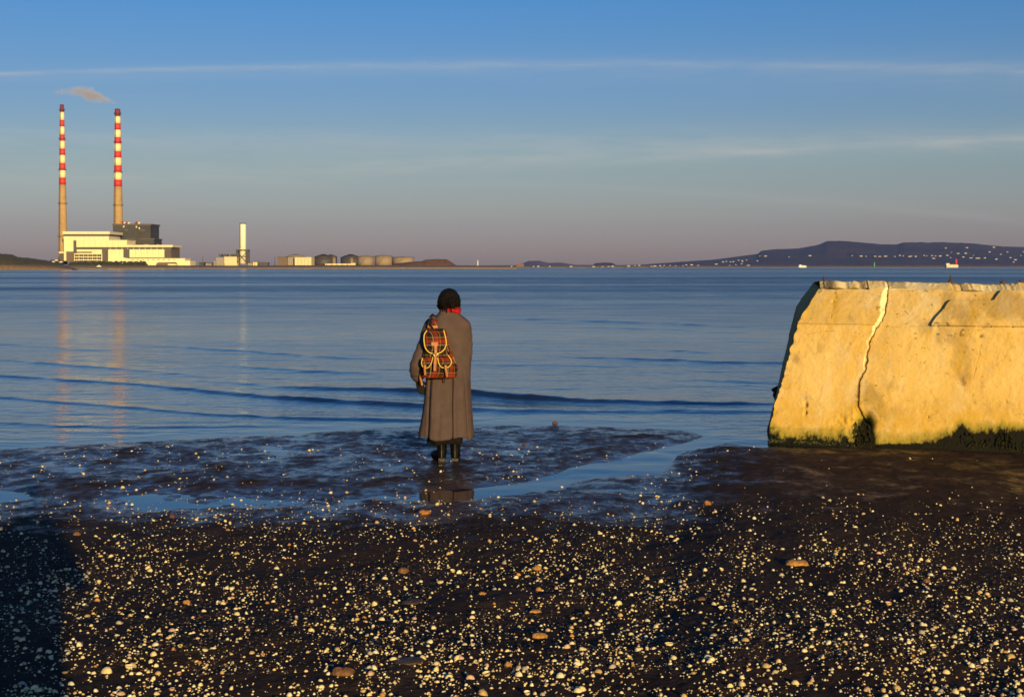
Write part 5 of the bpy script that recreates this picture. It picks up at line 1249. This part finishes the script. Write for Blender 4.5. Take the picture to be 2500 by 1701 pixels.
# not inside the wall or under the person
wx = PX - base_l.x; wy = PY - base_l.y; inside = (wx * -NX + wy * -NY > -.05) & (wx > -.1)
good &= ~inside
PX, PY, hz, size = PX[good], PY[good], hz[good], size[good]
QU, QV = project(PX, PY, hz); seen = (QU > 0) & (QU < 2500) & (QV < 1700)
pxs = size * F / PY * np.where(seen, 1, .01); order = np.argsort(-pxs)
print('shells', len(order), 'largest px', pxs[order[:3]], 'at 300', pxs[order[min(299, len(order) - 1)]])
kinds = ['cream', 'white', 'buff', 'pinkish', 'grey', 'orange']; wts = [.42, .30, .12, .06, .06, .04]
BIG = []
for i_ in range(6):
    vs, fs = shell_mesh('s', 5, 22, 1.0, 300 + i_, flip=(i_ == 5)); me = bpy.data.meshes.new('cockle_shell'); me.from_pydata([tuple(v) for v in vs], [], fs); me.shade_smooth(); me.materials.append(SM['cream']); BIG.append(me)
rr = random.Random(99)
STONES = [  # photo position, width and height in pixels, colour key, label
    (1037, 1249, 30, 13, 'orange', 'orange stone on the wet sand below the person'), (1312, 1386, 22, 14, 'amber', 'amber stone with a bright top in the middle of the shell bed'),
    (1727, 1227, 18, 12, 'orange', 'rough orange stone on the bare sand before the wall'), (838, 1637, 56, 24, 'brown', 'large flat brown orange stone near the bottom edge'),
    (984, 1391, 28, 18, 'brown', 'dull brown round stone beside a row of shells'), (1355, 1032, 14, 9, 'red', 'dark red stone lying alone in the shallow water'),
    (1945, 1372, 55, 16, 'amber', 'long ochre stone heap among the shells before the wall'), (2262, 1417, 20, 14, 'brown', 'small brown stone in the shells toward the far right'),
    (1318, 1550, 38, 14, 'amber', 'flat amber stone with shells piled against it'), (1307, 1491, 30, 10, 'amber', 'speckled flat ochre stone in the shell bed'),
    (456, 1469, 18, 12, 'amber', 'small round amber stone left of the middle shells'), (420, 1259, 14, 12, 'red', 'dark red pebble at the edge of the runnel pool'),
    (1280, 1083, 9, 6, 'red', 'small reddish pebble in the wet bar near the water'), (1712, 1462, 22, 10, 'brown', 'tan oval stone standing out from the right shells'),
    (1000, 1610, 80, 10, 'dark', 'long dark brown weed covered stone near the bottom edge'), (1010, 1466, 56, 12, 'dark', 'dark brown mossy stone below the round brown stone'), (1178, 1448, 20, 8, 'amber', 'thin golden stone in a cluster of shells'),
    (188, 1302, 18, 10, 'brown', 'brown pebble in the shells at the pool edge'), (918, 1219, 10, 8, 'red', 'small red pebble by the pool left of the person reflection'), (1240, 1620, 20, 12, 'amber', 'round amber pebble near the bottom centre')]
STC = {'orange': (.50, .20, .04), 'amber': (.60, .30, .06), 'brown': (.24, .11, .04), 'red': (.17, .055, .03), 'dark': (.07, .042, .022)}
STM = {k: mat('stone_' + k, c, .6, .55, 30, .6, 60) for k, c in STC.items()}
for i_, (px, py, w_, h_, ck, lab) in enumerate(STONES):
    p = gsand(px, py + h_ * .35); k = p.y / F; mb = MB(); mb.ball((0, 0, 0), (w_ * k * .5, w_ * k * .38, h_ * k * .62), 14, 9)
    vs = np.array(mb.v); nrm = vs / np.linalg.norm(vs, axis=1)[:, None]
    nz = fbm(nrm[:, 0] * 2.2 + i_ * 5, nrm[:, 1] * 2.2 + nrm[:, 2] * 3, 3, 500 + i_); vs = vs * (1 + .35 * nz[:, None]); vs[:, 2] = np.maximum(vs[:, 2], -.2 * h_ * k)
    o = meshobj('stone', [tuple(v) for v in vs], mb.f, STM[ck], None, True); o.location = (p.x, p.y, p.z + h_ * k * .15); o.rotation_euler = (0, 0, rr.uniform(-.3, .3)); tag(o, lab, 'stone', 'stones among the shells')
SPEC = [(260, 1641, .052, 'cream', 'biggest pale shell beside the shadow in the lower corner'), (1178, 1694, .06, 'buff', 'large buff shell cut by the bottom edge of the photo'), (1148, 1655, .038, 'pinkish', 'pinkish shell lying above the large buff shell'), (1066, 1621, .036, 'cream', 'curved broken shell between the dark stone and the big shells'), (1870, 1628, .036, 'buff', 'tilted buff shell among small shells before the wall'), (2345, 1541, .034, 'cream', 'plump cream shell standing proud in the far right shells')]
nbig = 300
big = order[:nbig - len(SPEC)]
def place_shell(i_, x, y, z, s_, kd, me, lab, grp):
    o = bpy.data.objects.new('cockle_shell', me); link(o); o.location = (x, y, z - s_ * .04)
    o.rotation_euler = (rr.uniform(-.14, .22), rr.uniform(-.2, .2), rr.uniform(-math.pi, math.pi)); o.scale = (s_, s_ * rr.uniform(.8, 1.0), s_ * rr.uniform(.9, 1.35))
    o.material_slots[0].link = 'OBJECT'; o.material_slots[0].material = SM[kd]; tag(o, lab, 'shell', grp); return o
for px, py, s_, kd, lab in SPEC:
    p = gsand(px, py); place_shell(0, p.x, p.y, p.z, s_, kd, BIG[0], lab, 'cockle shells on the beach')
kc = rr.choices(kinds, wts, k=len(order))
marks = [(px, py, lab.split(' ')) for px, py, *_, lab in STONES]
def zone(px, py):
    if px < 150 and py > 1280: return 'in the shadow of the photographer'
    best = min(STONES, key=lambda s_: ((s_[0] - px) / 1.6) ** 2 + (s_[1] - py) ** 2)
    dxp, dyp = px - best[0], py - best[1]; near = math.hypot(dxp / 1.6, dyp) < 60
    nm = ' '.join(best[5].split(' ')[:4]).replace(' on', '').replace(' in', '').replace(' with', '').replace(' lying', '')
    side = 'left of' if dxp < -abs(dyp) else 'right of' if dxp > abs(dyp) else ('below' if dyp > 0 else 'above')
    return ('close ' if near else 'well ') + side + ' the ' + nm
COUNT = []
for n_, i_ in enumerate(big):
    me = BIG[5] if rr.random() < .14 else BIG[rr.randrange(5)]
    px, py = project(PX[i_], PY[i_], hz[i_]); kd = kc[i_]; st_ = 'hollow side up' if me is BIG[5] else 'domed'
    sz = 'big ' if pxs[i_] > 24 else ''
    lab = f'{sz}{st_} {kd} shell {zone(float(px), float(py))}' if st_ == 'domed' else f'{sz}{kd} shell {st_} {zone(float(px), float(py))}'
    o = place_shell(i_, PX[i_], PY[i_], hz[i_], size[i_] * 1.05, kd, me, lab, 'cockle shells on the beach'); near_s = min(STONES, key=lambda s_: ((s_[0] - px) / 1.6) ** 2 + (s_[1] - py) ** 2)
    COUNT.append((o, lab, math.hypot(near_s[0] - px, near_s[1] - py)))
singled(COUNT)
def m_scatter(name, rough, spec):
    m = bpy.data.materials.new(name); m.use_nodes = True; n = NT(m.node_tree); p = n.n['Principled BSDF']; p.inputs['Roughness'].default_value = rough; p.inputs['Specular IOR Level'].default_value = spec
    n.l.new(n.attr('tone').outputs['Color'], p.inputs['Base Color']); return m
def scatter(name, label, cat, xs, ys, zs_, sz, base_v, base_f, cols, m, flat=1.0):
    nb = len(base_v); N_ = len(xs); a = RNG.uniform(0, 2 * np.pi, N_); t1 = RNG.uniform(-.25, .35, N_); t2 = RNG.uniform(-.3, .3, N_)
    V0 = np.asarray(base_v)[None].repeat(N_, 0) * RNG.uniform(.8, 1.2, (N_, 1, 3)) * np.array([1, 1, flat])
    ca, sa = np.cos(a)[:, None], np.sin(a)[:, None]
    x = V0[..., 0] * ca - V0[..., 1] * sa; y = V0[..., 0] * sa + V0[..., 1] * ca; z = V0[..., 2] + x * t2[:, None] + y * t1[:, None]
    P = np.stack([x * sz[:, None] + xs[:, None], y * sz[:, None] + ys[:, None], z * sz[:, None] + zs_[:, None]], -1).reshape(-1, 3)
    Fc = (np.asarray(base_f)[None] + (np.arange(N_) * nb)[:, None, None]).reshape(-1, np.asarray(base_f).shape[1])
    me = np_mesh(name, P, Fc, True); at_ = me.attributes.new('tone', 'FLOAT_COLOR', 'POINT')
    C_ = np.concatenate([np.repeat(cols, nb, 0), np.ones((N_ * nb, 1))], 1); at_.data.foreach_set('color', C_.astype(np.float32).ravel())
    me.materials.append(m); o = link(bpy.data.objects.new(name, me)); return tag(o, label, cat, kind='stuff')
def tri(fs):
    out = []
    for f in fs:
        for k in range(1, len(f) - 1): out.append([f[0], f[k], f[k + 1]])
    return np.array(out)
rest = order[nbig - len(SPEC):]
vs, fs = shell_mesh('s', 3, 10, .6, 400)
cols = np.array([SHELL_COL[kc[i_]] for i_ in rest]) * RNG.uniform(.75, 1.05, (len(rest), 1))
scatter('shells', 'countless smaller pale cockle shells strewn over the dark wet beach', 'shells', PX[rest], PY[rest], hz[rest], size[rest], vs, tri(fs), cols, m_scatter('small_shells', .45, .4), 1.15)
# grit: shell fragments, dark pebbles and bits of weed
NG = 26000
gu = RNG.uniform(-900, 3500, NG); gv = 1225 + (1740 - 1225) * RNG.random(NG) ** .9; okg = RNG.random(NG) < np.clip(.5 + 1.3 * fbm(gu * .01, gv * .018, 3, 220), .06, 1)
gu, gv = gu[okg], gv[okg]; gp = [ground(a, b, .05) for a, b in zip(gu, gv)]; gx = np.array([p.x for p in gp]); gy = np.array([p.y for p in gp]); gh = sand_h(gx, gy)
ico = bmesh.new(); bmesh.ops.create_icosphere(ico, subdivisions=1, radius=.5); iv = np.array([v.co for v in ico.verts]); ifc = np.array([[v.index for v in f.verts] for f in ico.faces]); ico.free()
tone = RNG.random(len(gx)); pal = np.where(tone[:, None] < .26, np.array([[.62, .52, .34]]), np.where(tone[:, None] < .34, np.array([[.10, .05, .022]]), np.array([[.035, .026, .02]])))
gs = np.where(tone < .22, RNG.uniform(.003, .008, len(gx)), RNG.uniform(.005, .022, len(gx)))
scatter('pebbles', 'dark pebbles, weed scraps and shell fragments between the shells', 'pebbles', gx, gy, gh, gs, iv, ifc, pal * RNG.uniform(.6, 1.2, (len(gx), 1)), m_scatter('grit', .6, .3), .55)

# ------------------------------------------------------------------ evening haze over the bay
hz_m = bpy.data.materials.new('haze'); hz_m.use_nodes = True; n = NT(hz_m.node_tree); n.n.clear()
o_ = n.node('ShaderNodeOutputMaterial'); pv_ = n.node('ShaderNodeVolumePrincipled'); pv_.inputs['Color'].default_value = (.30, .42, .95, 1); pv_.inputs['Density'].default_value = 3.0e-5; pv_.inputs['Anisotropy'].default_value = 0.0
n.l.new(pv_.outputs[0], o_.inputs['Volume'])
HAZE = True
if HAZE:
    hb_ = MB().box(-7000, 8000, -60, 11400, -80, 320).build('haze', hz_m); tag(hb_, kind='stuff')
